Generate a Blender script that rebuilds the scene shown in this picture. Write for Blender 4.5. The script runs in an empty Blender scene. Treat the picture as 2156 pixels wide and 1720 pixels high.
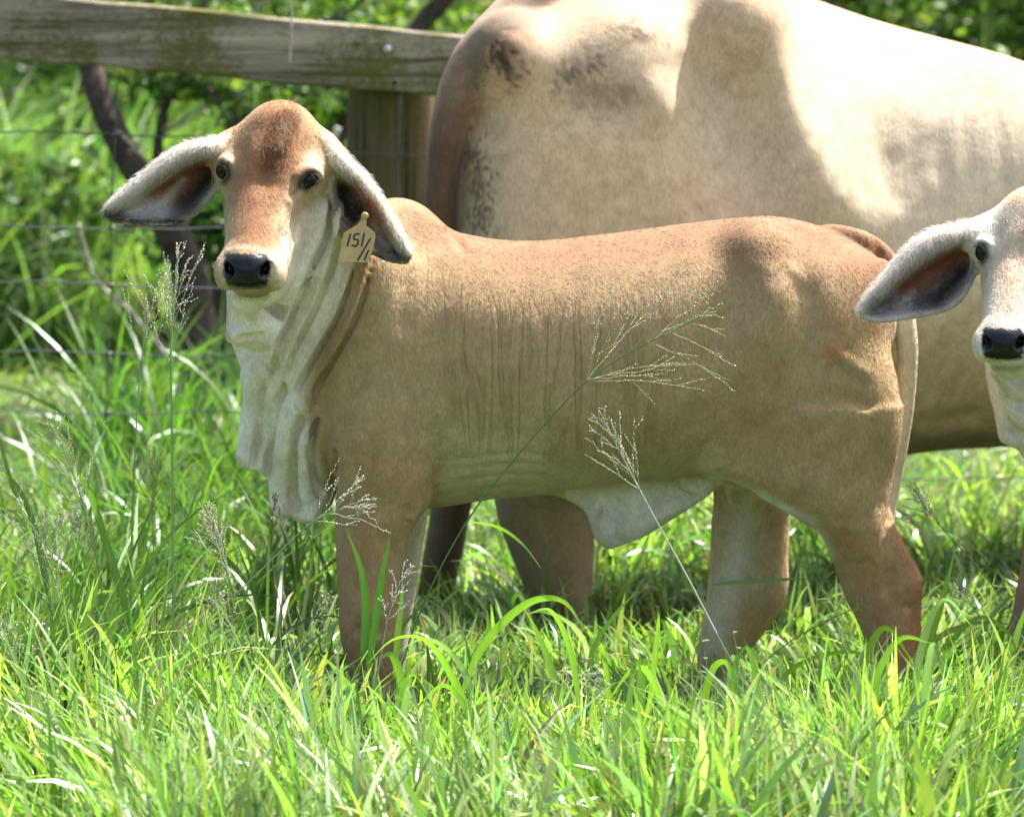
import bpy, math, random
import numpy as np
from mathutils import Vector, Matrix, kdtree

random.seed(7)
RNG = np.random.default_rng(11)
scene = bpy.context.scene
COL = scene.collection
R = math.radians

# ------------------------------------------------------------------ camera, world, sun, exposure
CAM_Z, CAM_Y, PITCH, FOC = 1.5, -8.0, R(6.63), 8886.0
cam_d = bpy.data.cameras.new('camera')
cam = bpy.data.objects.new('camera', cam_d)
COL.objects.link(cam)
cam.location = (0, CAM_Y, CAM_Z)
cam.rotation_euler = (R(90) - PITCH, 0, 0)
cam_d.sensor_width = 36.0
cam_d.lens = 36.0 * FOC / 2156.0
cam_d.clip_end = 600.0
cam_d.dof.use_dof = True
cam_d.dof.focus_distance = 7.55
cam_d.dof.aperture_fstop = 4.8
scene.camera = cam

SUN = Vector((0.40, 0.29, 0.87)).normalized()
world = bpy.data.worlds.new('World')
scene.world = world
world.use_nodes = True
wn = world.node_tree
sky = wn.nodes.new('ShaderNodeTexSky')
sky.sky_type = 'NISHITA'
sky.sun_disc = False
sky.sun_elevation = math.asin(SUN.z)
sky.sun_rotation = math.atan2(SUN.x, SUN.y)
sky.air_density = 1.0
sky.dust_density = 5.0
sky.ozone_density = 1.0
bg = wn.nodes['Background']
bg.inputs['Strength'].default_value = 0.10
wn.links.new(sky.outputs[0], bg.inputs['Color'])

sd = bpy.data.lights.new('sun', 'SUN')
sd.energy = 4.4
sd.angle = R(0.53)
sd.color = (1.0, 0.98, 0.945)
sun = bpy.data.objects.new('sun', sd)
COL.objects.link(sun)
sun.rotation_euler = SUN.to_track_quat('Z', 'Y').to_euler()
sun.location = (4, 3, 8)

scene.view_settings.view_transform = 'Standard'
scene.view_settings.look = 'None'
scene.view_settings.gamma = 1.0
scene.view_settings.use_curve_mapping = False
scene.view_settings.exposure = 1.72
scene.cycles.max_bounces = 8
scene.cycles.diffuse_bounces = 4
scene.cycles.transmission_bounces = 4
scene.cycles.use_denoising = True

# ------------------------------------------------------------------ drawing-board helper: a picture direction at a distance
CP, SP = math.cos(PITCH), math.sin(PITCH)
def W(u, v, Y):
    x = (u - 1078.0) / FOC
    w = -(v - 860.0) / FOC
    d = (x, CP + w * SP, -SP + w * CP)
    t = (Y - CAM_Y) / d[1]
    return np.array((d[0] * t, Y, CAM_Z + d[2] * t))
def kk(Y): return (Y - CAM_Y) / FOC
def UV(P):
    P = np.asarray(P, dtype=float)
    dy = P[..., 1] - CAM_Y; dz = P[..., 2] - CAM_Z
    dep = dy * CP - dz * SP
    up = dy * SP + dz * CP
    return 1078 + FOC * P[..., 0] / dep, 860 - FOC * up / dep

# ------------------------------------------------------------------ object helpers
def link(o, parent=None):
    COL.objects.link(o)
    if parent is not None: o.parent = parent
    return o
def tag(o, label=None, cat=None, group=None, kind=None):
    if label: o['label'] = label
    if cat: o['category'] = cat
    if group: o['group'] = group
    if kind: o['kind'] = kind
    return o
def empty(name, loc=(0, 0, 0)):
    o = bpy.data.objects.new(name, None)
    o.empty_display_size = 0.1
    o.location = loc
    return link(o)
def mesh_np(name, V, F, mat, parent=None, smooth=True, col=None, attrs=None):
    V = np.asarray(V, dtype=np.float32); F = np.asarray(F, dtype=np.int32)
    if parent is not None:
        V = V - np.array(parent.location, dtype=np.float32)
    me = bpy.data.meshes.new(name)
    n = F.shape[1]
    me.vertices.add(len(V)); me.vertices.foreach_set('co', V.ravel())
    me.loops.add(F.size); me.loops.foreach_set('vertex_index', F.ravel())
    me.polygons.add(len(F))
    me.polygons.foreach_set('loop_start', np.arange(0, F.size, n, dtype=np.int32))
    me.polygons.foreach_set('loop_total', np.full(len(F), n, dtype=np.int32))
    me.polygons.foreach_set('use_smooth', np.full(len(F), bool(smooth)))
    me.update(calc_edges=True)
    if col is not None:
        a = me.color_attributes.new('tint', 'FLOAT_COLOR', 'POINT')
        c = np.ones((len(V), 4), dtype=np.float32); c[:, :3] = col
        a.data.foreach_set('color', c.ravel())
    for k_, arr in (attrs or {}).items():
        a = me.attributes.new(k_, 'FLOAT', 'POINT')
        a.data.foreach_set('value', np.asarray(arr, dtype=np.float32))
    me.materials.append(mat)
    o = bpy.data.objects.new(name, me)
    return link(o, parent)
class MB:
    def __init__(s): s.v = []; s.f = []; s.n = 0
    def add(s, V, F):
        s.v.append(np.asarray(V, dtype=np.float32)); s.f.append(np.asarray(F, dtype=np.int32) + s.n); s.n += len(V)
    def build(s, name, mat, parent=None, smooth=True, col=None):
        return mesh_np(name, np.concatenate(s.v), np.concatenate(s.f), mat, parent, smooth, col)
def catmull(P, n):
    P = np.asarray(P, dtype=float)
    if len(P) < 3:
        t = np.linspace(0, 1, n)[:, None]; return P[0] * (1 - t) + P[-1] * t
    Q = np.vstack([2 * P[0] - P[1], P, 2 * P[-1] - P[-2]])
    ts = np.linspace(0, len(P) - 1 - 1e-6, n)
    i = ts.astype(int); t = (ts - i)[:, None]
    a, b, c, d = Q[i], Q[i + 1], Q[i + 2], Q[i + 3]
    return 0.5 * (2 * b + (c - a) * t + (2 * a - 5 * b + 4 * c - d) * t ** 2 + (3 * b - a - 3 * c + d) * t ** 3)
def tube(P, rad, sides=8, rough=0.0, closed_end=True):
    P = np.asarray(P, dtype=float); n = len(P)
    rad = np.broadcast_to(np.asarray(rad, dtype=float), (n,))
    T = np.gradient(P, axis=0); T /= np.linalg.norm(T, axis=1, keepdims=True) + 1e-9
    ref = np.array((0.31, -0.9, 0.2)) if abs(T[:, 2]).mean() > 0.5 else np.array((0.1, 0.2, 0.95))
    A = np.cross(T, ref); A /= np.linalg.norm(A, axis=1, keepdims=True) + 1e-9
    B = np.cross(T, A)
    ang = np.linspace(0, 2 * np.pi, sides, endpoint=False)
    rr = rad[:, None] * (1 + rough * RNG.standard_normal((n, sides)))
    V = P[:, None, :] + rr[..., None] * (np.cos(ang)[None, :, None] * A[:, None, :] + np.sin(ang)[None, :, None] * B[:, None, :])
    V = V.reshape(-1, 3)
    i, j = np.meshgrid(np.arange(n - 1), np.arange(sides), indexing='ij')
    j2 = (j + 1) % sides
    F = np.stack([i * sides + j, i * sides + j2, (i + 1) * sides + j2, (i + 1) * sides + j], -1).reshape(-1, 4)
    if closed_end:
        c0 = len(V); V = np.vstack([V, P[0], P[-1]])
        j = np.arange(sides); j2 = (j + 1) % sides
        F = np.vstack([F, np.stack([j2, j, np.full(sides, c0), np.full(sides, c0)], -1)[:, [0, 1, 2, 2]],
                       np.stack([(n - 1) * sides + j, (n - 1) * sides + j2, np.full(sides, c0 + 1), np.full(sides, c0 + 1)], -1)[:, [0, 1, 2, 2]]])
    return V, F
def tube_obj(name, P, rad, mat, parent=None, sides=8, rough=0.0):
    V, F = tube(P, rad, sides, rough, closed_end=False)
    n = len(np.asarray(P))
    V = np.asarray(V); s = sides
    # end fans as quads: collapse through the centre with two vertices
    c0 = len(V); P = np.asarray(P, dtype=float)
    V = np.vstack([V, P[0], P[-1]])
    caps = []
    for j in range(0, s, 2):
        caps.append((c0, (j + 2) % s, (j + 1) % s, j))
        b = (n - 1) * s
        caps.append((c0 + 1, b + j, b + (j + 1) % s, b + (j + 2) % s))
    F = np.vstack([F, np.array(caps)])
    return mesh_np(name, V, F, mat, parent)

# ------------------------------------------------------------------ materials
def new_mat(name):
    m = bpy.data.materials.new(name); m.use_nodes = True
    nt = m.node_tree
    return m, nt, nt.nodes['Principled BSDF'], nt.nodes['Material Output']
def N(nt, typ, **kw):
    n = nt.nodes.new(typ)
    for k_, v in kw.items():
        if k_ in n.inputs: n.inputs[k_].default_value = v
        else: setattr(n, k_, v)
    return n
def ramp(nt, src, stops):
    r = nt.nodes.new('ShaderNodeValToRGB')
    el = r.color_ramp.elements
    while len(el) < len(stops): el.new(0.5)
    for e, (p, c) in zip(el, stops):
        e.position = p; e.color = (*c, 1) if len(c) == 3 else c
    nt.links.new(src, r.inputs[0])
    return r.outputs[0]
def mixc(nt, blend, fac, a, b):
    m = nt.nodes.new('ShaderNodeMix'); m.data_type = 'RGBA'; m.blend_type = blend
    for sock, val in ((m.inputs[0], fac), (m.inputs[6], a), (m.inputs[7], b)):
        if hasattr(val, 'is_linked'): nt.links.new(val, sock)
        else: sock.default_value = val if not isinstance(val, tuple) or len(val) == 4 else (*val, 1)
    return m.outputs[2]
def math_n(nt, op, a, b=0.0, c=0.0):
    m = nt.nodes.new('ShaderNodeMath'); m.operation = op
    for i, val in enumerate((a, b, c)):
        if hasattr(val, 'is_linked'): nt.links.new(val, m.inputs[i])
        else: m.inputs[i].default_value = val
    return m.outputs[0]

def hide_mat(name, grain=230.0, wr=1.0):
    """Short-haired hide: coat colour from the mesh, hair grain, skin wrinkles with their shade painted in."""
    m, nt, p, out = new_mat(name)
    L = nt.links.new
    at = N(nt, 'ShaderNodeAttribute', attribute_name='tint')
    wet = N(nt, 'ShaderNodeAttribute', attribute_name='wet')
    wrk = N(nt, 'ShaderNodeAttribute', attribute_name='wrinkle')
    tc = N(nt, 'ShaderNodeTexCoord')
    mp = N(nt, 'ShaderNodeMapping'); mp.inputs['Scale'].default_value = (1.0, 1.0, 0.36); mp.inputs['Rotation'].default_value = (0, R(18), 0); L(tc.outputs['Object'], mp.inputs[0])
    fine = N(nt, 'ShaderNodeTexNoise', Scale=grain, Detail=3.0, Roughness=0.6); L(mp.outputs[0], fine.inputs['Vector'])
    mid = N(nt, 'ShaderNodeTexNoise', Scale=26.0, Detail=5.0, Roughness=0.65); L(tc.outputs['Object'], mid.inputs['Vector'])
    mp2 = N(nt, 'ShaderNodeMapping'); mp2.inputs['Scale'].default_value = (30.0, 8.0, 2.3); mp2.inputs['Rotation'].default_value = (0, R(7), 0); L(tc.outputs['Object'], mp2.inputs[0])
    wn_ = N(nt, 'ShaderNodeTexNoise', Scale=1.0, Detail=2.0, Roughness=0.5, Distortion=1.0); L(mp2.outputs[0], wn_.inputs['Vector'])
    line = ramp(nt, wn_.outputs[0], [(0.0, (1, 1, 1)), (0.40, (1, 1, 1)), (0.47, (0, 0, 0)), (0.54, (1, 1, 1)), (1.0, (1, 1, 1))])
    c1 = mixc(nt, 'MULTIPLY', 1.0, at.outputs['Color'], ramp(nt, fine.outputs[0], [(0.3, (0.84, 0.82, 0.80)), (0.7, (1.13, 1.13, 1.13))]))
    c2 = mixc(nt, 'MULTIPLY', 1.0, c1, ramp(nt, mid.outputs[0], [(0.3, (0.80, 0.77, 0.74)), (0.7, (1.14, 1.14, 1.14))]))
    crease_shade = math_n(nt, 'MULTIPLY', math_n(nt, 'SUBTRACT', 1.0, line), math_n(nt, 'MULTIPLY', wrk.outputs['Fac'], 0.34 * wr))
    c2 = mixc(nt, 'MULTIPLY', crease_shade, c2, (0.42, 0.36, 0.28, 1))  # shade of the creases, multiplied into the coat colour
    L(c2, p.inputs['Base Color'])
    rg = math_n(nt, 'MULTIPLY_ADD', wet.outputs['Fac'], -0.58, 0.80)
    L(rg, p.inputs['Roughness'])
    p.inputs['Specular IOR Level'].default_value = 0.35
    dry = math_n(nt, 'SUBTRACT', 1.0, wet.outputs['Fac'])
    p.inputs['Sheen Roughness'].default_value = 0.45
    L(math_n(nt, 'MULTIPLY', dry, 0.06), p.inputs['Sheen Weight'])
    h1 = math_n(nt, 'MULTIPLY', fine.outputs[0], 0.0012)
    h2 = math_n(nt, 'MULTIPLY', math_n(nt, 'MULTIPLY', line, wrk.outputs['Fac']), 0.0028 * wr)
    h3 = math_n(nt, 'MULTIPLY', math_n(nt, 'MULTIPLY', wn_.outputs[0], wrk.outputs['Fac']), 0.005 * wr)
    h = math_n(nt, 'ADD', math_n(nt, 'ADD', h1, h2), h3)
    b = N(nt, 'ShaderNodeBump', Strength=0.75, Distance=1.0); L(h, b.inputs['Height']); L(b.outputs[0], p.inputs['Normal'])
    return m
def leaf_mat(name, trans=0.45, gloss=0.45, spec=0.5, tmul=(1.25, 1.35, 0.55)):
    m, nt, p, out = new_mat(name)
    L = nt.links.new
    at = N(nt, 'ShaderNodeAttribute', attribute_name='tint')
    L(at.outputs['Color'], p.inputs['Base Color'])
    p.inputs['Roughness'].default_value = gloss
    p.inputs['Specular IOR Level'].default_value = spec
    tr = N(nt, 'ShaderNodeBsdfTranslucent')
    L(mixc(nt, 'MULTIPLY', 1.0, at.outputs['Color'], (*tmul, 1)), tr.inputs['Color'])
    mx = N(nt, 'ShaderNodeMixShader'); mx.inputs[0].default_value = trans
    L(p.outputs[0], mx.inputs[1]); L(tr.outputs[0], mx.inputs[2]); L(mx.outputs[0], out.inputs['Surface'])
    return m
def plain_mat(name, color, rough=0.6, metal=0.0, spec=0.5, var=0.0, scale=60.0, bump=0.0):
    m, nt, p, out = new_mat(name)
    p.inputs['Base Color'].default_value = (*color, 1)
    p.inputs['Roughness'].default_value = rough; p.inputs['Metallic'].default_value = metal
    p.inputs['Specular IOR Level'].default_value = spec
    if var or bump:
        tc = N(nt, 'ShaderNodeTexCoord')
        no = N(nt, 'ShaderNodeTexNoise', Scale=scale, Detail=5.0, Roughness=0.65); nt.links.new(tc.outputs['Object'], no.inputs['Vector'])
        a = tuple(c * (1 - var) for c in color); b_ = tuple(min(1, c * (1 + var)) for c in color)
        nt.links.new(ramp(nt, no.outputs[0], [(0.3, a), (0.7, b_)]), p.inputs['Base Color'])
        if bump:
            b = N(nt, 'ShaderNodeBump', Strength=0.8, Distance=bump); nt.links.new(no.outputs[0], b.inputs['Height']); nt.links.new(b.outputs[0], p.inputs['Normal'])
    return m
def wood_mat(name, axis, base, dark, moss, moss_amt):
    m, nt, p, out = new_mat(name); L = nt.links.new
    tc = N(nt, 'ShaderNodeTexCoord')
    mp = N(nt, 'ShaderNodeMapping'); mp.inputs['Scale'].default_value = axis; L(tc.outputs['Object'], mp.inputs[0])
    g = N(nt, 'ShaderNodeTexNoise', Scale=1.0, Detail=6.0, Roughness=0.7, Distortion=0.4); L(mp.outputs[0], g.inputs['Vector'])
    big = N(nt, 'ShaderNodeTexNoise', Scale=3.2, Detail=4.0, Roughness=0.65); L(tc.outputs['Object'], big.inputs['Vector'])
    sp = N(nt, 'ShaderNodeTexNoise', Scale=70.0, Detail=4.0, Roughness=0.7); L(tc.outputs['Object'], sp.inputs['Vector'])
    c = ramp(nt, g.outputs[0], [(0.36, dark), (0.5, base), (0.68, tuple(min(1, x * 1.45) for x in base))])
    mm = math_n(nt, 'MULTIPLY_ADD', sp.outputs[0], 0.35, math_n(nt, 'MULTIPLY', big.outputs[0], 0.85))
    mf = ramp(nt, mm, [(0.66 - moss_amt * 0.10, (0, 0, 0)), (0.78 - moss_amt * 0.10, (1, 1, 1))])
    c = mixc(nt, 'MIX', math_n(nt, 'MULTIPLY', mf, 0.85), c, moss)
    L(c, p.inputs['Base Color']); p.inputs['Roughness'].default_value = 0.9; p.inputs['Specular IOR Level'].default_value = 0.2
    b = N(nt, 'ShaderNodeBump', Strength=0.9, Distance=0.012)
    L(math_n(nt, 'MULTIPLY_ADD', sp.outputs[0], 0.3, g.outputs[0]), b.inputs['Height']); L(b.outputs[0], p.inputs['Normal'])
    return m

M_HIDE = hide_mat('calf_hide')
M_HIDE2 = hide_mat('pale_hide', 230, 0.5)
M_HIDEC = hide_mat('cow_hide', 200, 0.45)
M_EYE = plain_mat('eye_black', (0.005, 0.004, 0.004), 0.09, spec=0.35)
M_LASH = plain_mat('lash', (0.02, 0.016, 0.013), 0.5)
M_GRASS = leaf_mat('grass_blade', 0.42, 0.36, 0.9, (1.12, 1.35, 0.5))
M_LEAF = leaf_mat('leaf', 0.45, 0.42, 0.5)
M_BARK = plain_mat('bark', (0.062, 0.043, 0.032), 0.9, var=0.65, scale=38, bump=0.02)
M_TWIG = plain_mat('lichen_twig', (0.33, 0.29, 0.25), 0.9, var=0.5, scale=60, bump=0.006)
M_WIRE = plain_mat('galvanised_wire', (0.085, 0.09, 0.10), 0.55, metal=0.2, var=0.3, scale=40)
M_STALK = leaf_mat('seed_stalk', 0.25, 0.45, 0.4, (1.1, 1.2, 0.7))
M_RAIL = wood_mat('weathered_board', (1.6, 30.0, 30.0), (0.33, 0.285, 0.205), (0.085, 0.07, 0.048), (0.105, 0.11, 0.012), 0.9)
M_POST = wood_mat('weathered_post', (38.0, 38.0, 1.3), (0.125, 0.090, 0.048), (0.010, 0.008, 0.006), (0.085, 0.088, 0.02), 0.8)
M_BOLT = plain_mat('zinc_bolt', (0.55, 0.56, 0.58), 0.35, metal=0.9)

# ------------------------------------------------------------------ implicit modelling on a grid
class Field:
    def __init__(s, lo, hi, h):
        s.lo = np.array(lo, dtype=float); s.h = h
        s.n = np.ceil((np.array(hi) - s.lo) / h).astype(int) + 1
        s.ax = [s.lo[i] + h * np.arange(s.n[i]) for i in range(3)]
        s.f = np.full(tuple(s.n), 1.0, dtype=np.float32)
    def sl(s, lo, hi):
        a = np.clip(np.floor((np.asarray(lo) - s.lo) / s.h).astype(int), 0, s.n)
        b = np.clip(np.ceil((np.asarray(hi) - s.lo) / s.h).astype(int) + 1, 0, s.n)
        sl = tuple(slice(a[i], b[i]) for i in range(3))
        X = s.ax[0][sl[0]][:, None, None]; Y = s.ax[1][sl[1]][None, :, None]; Z = s.ax[2][sl[2]][None, None, :]
        return sl, X, Y, Z
    def put(s, fn, lo, hi, k):
        pad = k + 0.02
        sl, X, Y, Z = s.sl(np.asarray(lo) - pad, np.asarray(hi) + pad)
        a = s.f[sl]
        if a.size == 0: return
        d = fn(X, Y, Z)
        if k > 0:
            hh = np.maximum(k - np.abs(a - d), 0) / k
            s.f[sl] = np.minimum(a, d) - hh * hh * k * 0.25
        else: s.f[sl] = np.minimum(a, d)
    def cut(s, fn, lo, hi, k):
        pad = k + 0.02
        sl, X, Y, Z = s.sl(np.asarray(lo) - pad, np.asarray(hi) + pad)
        a = s.f[sl]; d = -fn(X, Y, Z)
        hh = np.maximum(k - np.abs(a - d), 0) / k
        s.f[sl] = np.maximum(a, d) + hh * hh * k * 0.25
    def ell(s, c, r, k=0.03, rot=0.0, cut=False, tilt=0.0):
        c = np.asarray(c); r = np.asarray(r, dtype=float)
        ca, sa = math.cos(rot), math.sin(rot)      # rot: in the XZ plane
        cb, sb = math.cos(tilt), math.sin(tilt)    # tilt: in the YZ plane
        def fn(X, Y, Z):
            x, y, z = X - c[0], Y - c[1], Z - c[2]
            x, z = ca * x + sa * z, -sa * x + ca * z
            y, z = cb * y + sb * z, -sb * y + cb * z
            k0 = np.sqrt((x / r[0]) ** 2 + (y / r[1]) ** 2 + (z / r[2]) ** 2)
            k1 = np.sqrt((x / r[0] ** 2) ** 2 + (y / r[1] ** 2) ** 2 + (z / r[2] ** 2) ** 2)
            return k0 * (k0 - 1) / (k1 + 1e-6)
        m = r.max() if (rot or tilt) else r
        (s.cut if cut else s.put)(fn, c - m, c + m, k)
    def cone(s, a, b, ra, rb, k=0.03, cut=False):
        a = np.asarray(a, dtype=float); b = np.asarray(b, dtype=float)
        ba = b - a; L2 = ba @ ba
        def fn(X, Y, Z):
            t = np.clip(((X - a[0]) * ba[0] + (Y - a[1]) * ba[1] + (Z - a[2]) * ba[2]) / L2, 0, 1)
            d = np.sqrt((X - a[0] - t * ba[0]) ** 2 + (Y - a[1] - t * ba[1]) ** 2 + (Z - a[2] - t * ba[2]) ** 2)
            return d - (ra + (rb - ra) * t)
        m = max(ra, rb)
        (s.cut if cut else s.put)(fn, np.minimum(a, b) - m, np.maximum(a, b) + m, k)
    def chain(s, P, rad, k=0.02):
        for i in range(len(P) - 1): s.cone(P[i], P[i + 1], rad[i], rad[i + 1], k)
    def loft_x(s, st, k=0.03, cy0=0.0, smooth=2, ex=2.0):
        """Body of elliptical sections; st rows: u, v_top, v_bottom, half depth, centre Y."""
        st = np.array([(r + (cy0,) if len(r) == 4 else r) for r in st], dtype=float)
        T = np.array([W(a, b, y) for a, b, _, _, y in st]); B = np.array([W(a, c, y) for a, _, c, _, y in st])
        x = T[:, 0]; o = np.argsort(x); x = x[o]; zt = T[o, 2]; zb = B[o, 2]; hy = st[o, 3]; cy = st[o, 4]
        def fn(X, Y, Z):
            xs = X[:, 0, 0]
            def ip(v):
                xx = np.linspace(x[0], x[-1], 160); y = np.interp(xx, x, v)
                ker = np.hanning(2 * 4 * smooth + 3); ker /= ker.sum(); p = len(ker) // 2
                y = np.convolve(np.pad(y, p, mode='reflect', reflect_type='odd'), ker, mode='valid')
                return np.interp(xs, xx, y)[:, None, None]
            a, b, h, c = ip(zt), ip(zb), ip(hy), ip(cy)
            rz = np.maximum((a - b) / 2, 0.01); cz = (a + b) / 2; h = np.maximum(h, 0.01)
            y, z = (Y - c), (Z - cz)
            if ex == 2.0:
                k0 = np.sqrt((y / h) ** 2 + (z / rz) ** 2); k1 = np.sqrt((y / h ** 2) ** 2 + (z / rz ** 2) ** 2)
                d = k0 * (k0 - 1) / (k1 + 1e-6)
            else:
                q = (np.abs(y / h) ** ex + np.abs(z / rz) ** ex) ** (1 / ex); d = (q - 1) * np.minimum(h, rz)
            return np.maximum(d, np.maximum(x[0] - X, X - x[-1]))
        s.put(fn, (x[0], (cy - hy).min(), zb.min()), (x[-1], (cy + hy).max(), zt.max()), k)
    def loft_z(s, st, k=0.03, smooth=1):
        """Limb of elliptical level sections; st rows: v, u_left, u_right, half depth, centre Y."""
        st = np.array(st, dtype=float)
        Lp = np.array([W(b, a, y) for a, b, _, _, y in st]); Rp = np.array([W(c, a, y) for a, _, c, _, y in st])
        z = Lp[:, 2]; o = np.argsort(z); z = z[o]; xl = Lp[o, 0]; xr = Rp[o, 0]; hy = st[o, 3]; cy = st[o, 4]
        def fn(X, Y, Z):
            zs = Z[0, 0, :]
            def ip(v):
                zz = np.linspace(z[0], z[-1], 160); y = np.interp(zz, z, v)
                ker = np.hanning(2 * 4 * smooth + 3); ker /= ker.sum(); p = len(ker) // 2
                y = np.convolve(np.pad(y, p, mode='reflect', reflect_type='odd'), ker, mode='valid')
                return np.interp(zs, zz, y)[None, None, :]
            a, b, h, c = ip(xl), ip(xr), ip(hy), ip(cy)
            rx = np.maximum((b - a) / 2, 0.008); cx = (a + b) / 2
            y, x = (Y - c), (X - cx)
            k0 = np.sqrt((y / h) ** 2 + (x / rx) ** 2); k1 = np.sqrt((y / h ** 2) ** 2 + (x / rx ** 2) ** 2)
            d = k0 * (k0 - 1) / (k1 + 1e-6)
            return np.maximum(d, np.maximum(z[0] - Z, Z - z[-1]))
        s.put(fn, (xl.min(), (cy - hy).min(), z[0]), (xr.max(), (cy + hy).max(), z[-1]), k)
    def slab(s, poly, Y0, half, k=0.02, rnd=0.012, bend=None):
        """Flap of skin: outline drawn at distance Y0, its own thickness, optional bend(x, z) of its mid surface."""
        P = np.array([W(a, b, Y0) for a, b in poly])[:, [0, 2]]
        def fn(X, Y, Z):
            x = np.broadcast_to(X[:, 0, :], (X.shape[0], Z.shape[2])); z = np.broadcast_to(Z[0], (X.shape[0], Z.shape[2]))
            d = np.full(x.shape, 1e9); sg = np.ones(x.shape)
            n = len(P)
            for i in range(n):
                a = P[i]; b = P[i - 1]; e = b - a
                wx, wz = x - a[0], z - a[1]
                t = np.clip((wx * e[0] + wz * e[1]) / (e @ e + 1e-12), 0, 1)
                d = np.minimum(d, (wx - e[0] * t) ** 2 + (wz - e[1] * t) ** 2)
                c1, c2, c3 = z >= a[1], z < b[1], e[0] * wz > e[1] * wx
                fl = (c1 & c2 & c3) | (~c1 & ~c2 & ~c3)
                sg = np.where(fl, -sg, sg)
            d2 = (sg * np.sqrt(d))[:, None, :] + rnd
            off = bend(x, z)[:, None, :] if bend is not None else 0.0
            dy = np.abs(Y - Y0 - off) - half + rnd
            return np.sqrt(np.maximum(d2, 0) ** 2 + np.maximum(dy, 0) ** 2) + np.minimum(np.maximum(d2, dy), 0) - rnd
        e = 0.05 if bend is not None else 0.0
        s.put(fn, (P[:, 0].min(), Y0 - half - e, P[:, 1].min()), (P[:, 0].max(), Y0 + half + e, P[:, 1].max()), k)
    def hit(s, u, v, near=6.6, far=10.5):
        x = (u - 1078.0) / FOC; w = -(v - 860.0) / FOC
        d = np.array((x, CP + w * SP, -SP + w * CP))
        t = np.arange(near, far, s.h * 0.5)
        P = np.array((0, CAM_Y, CAM_Z)) + t[:, None] * d
        g = (P - s.lo) / s.h
        i = np.round(g).astype(int)
        ok = ((i >= 0) & (i < s.n)).all(1)
        i = np.clip(i, 0, s.n - 1)
        f = np.where(ok, s.f[i[:, 0], i[:, 1], i[:, 2]], 1.0)
        j = np.argmax(f < 0)
        if f[j] >= 0: return None
        return P[j]
    def line(s, pts, w, amp, taper=True, ny=None):
        """Raise (amp > 0) or press in (amp < 0) a soft line along the skin."""
        Q = []
        for p in catmull(pts, 5 * len(pts)):
            h = s.hit(p[0], p[1])
            if h is not None: Q.append(h)
        if len(Q) < 2: return
        Q = np.array(Q); n = len(Q)
        sl, X, Y, Z = s.sl(Q.min(0) - 3 * w, Q.max(0) + 3 * w)
        if s.f[sl].size == 0: return
        best = np.full(s.f[sl].shape, 1e9); wt = np.ones(s.f[sl].shape)
        for i in range(n - 1):
            a, b = Q[i], Q[i + 1]; ba = b - a; L2 = ba @ ba + 1e-12
            if L2 > 0.06 ** 2: continue
            t = np.clip(((X - a[0]) * ba[0] + (Y - a[1]) * ba[1] + (Z - a[2]) * ba[2]) / L2, 0, 1)
            d = (X - a[0] - t * ba[0]) ** 2 + (Y - a[1] - t * ba[1]) ** 2 + (Z - a[2] - t * ba[2]) ** 2
            m = d < best
            best = np.where(m, d, best)
            if taper:
                q = (i + t) / (n - 1)
                wt = np.where(m, np.minimum(1, 4 * np.minimum(q, 1 - q) + 0.05), wt)
        s.f[sl] -= (amp * wt * np.exp(-best / w ** 2)).astype(np.float32)
    def shingle(s, curves, hs, lo, hi, fade):
        """Loose skin in overlapping folds: each swells towards its right-hand lip and drops behind it."""
        sl, X, Y, Z = s.sl(lo, hi)
        sh = s.f[sl].shape
        P = np.stack([np.broadcast_to(a, sh) for a in (X, Y, Z)], -1)
        u, v = UV(P)
        def signed(c):
            c = catmull(c, 24); best = np.full(sh, 1e9); sg = np.zeros(sh)
            for a, b in zip(c[:-1], c[1:]):
                e = b - a; wx, wy = u - a[0], v - a[1]
                t = np.clip((wx * e[0] + wy * e[1]) / (e @ e + 1e-9), 0, 1)
                d = np.hypot(wx - t * e[0], wy - t * e[1]); m = d < best
                best = np.where(m, d, best); sg = np.where(m, np.sign(e[0] * wy - e[1] * wx), sg)
            return best * -sg
        S = [signed(c) for c in curves]
        if S[0][(u < 535) & (v > 480) & (v < 600)].mean() > 0: S = [-q for q in S]
        H = np.zeros(sh)
        for i in range(1, len(S)):
            a, b = S[i - 1], S[i]
            q = np.clip(a / np.maximum(a - b, 1e-6), 0, 1)
            edge = 1 - sstep(-3.0, 3.0, b)
            H = np.where((a > -3) & (b < 3), np.maximum(H, hs[i - 1] * (q ** 1.5) * edge * sstep(-3, 6, a)), H)
        H = H * sstep(fade[0], fade[1], v) * (1 - sstep(fade[2], fade[3], v)) * sstep(-.262, -.232, P[..., 1])
        s.f[sl] -= H.astype(np.float32)
    def dot(s, u, v, w, amp):
        h = s.hit(u, v)
        if h is None: return
        sl, X, Y, Z = s.sl(h - 3 * w, h + 3 * w)
        d = (X - h[0]) ** 2 + (Y - h[1]) ** 2 + (Z - h[2]) ** 2
        s.f[sl] -= (amp * np.exp(-d / w ** 2)).astype(np.float32)
    def skin(s, pts, out):
        Q = [s.hit(p[0], p[1]) for p in catmull(pts, 4 * len(pts))]
        Q = [q for q in Q if q is not None]
        if len(Q) < 3: return None
        Q = np.array(Q)
        y = Q[:, 1]; y = np.convolve(np.pad(y, 2, mode='edge'), np.ones(5) / 5, mode='valid'); Q[:, 1] = y - out
        return Q
    def fold(s, pts, r, out=0.0, k=.012):
        Q = s.skin(pts, out)
        if Q is None: return
        n = len(Q); t = np.linspace(0, 1, n)
        rr = r * np.clip(np.minimum(t, 1 - t) * 5 + .35, 0, 1)
        s.chain(Q, rr, k)
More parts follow.
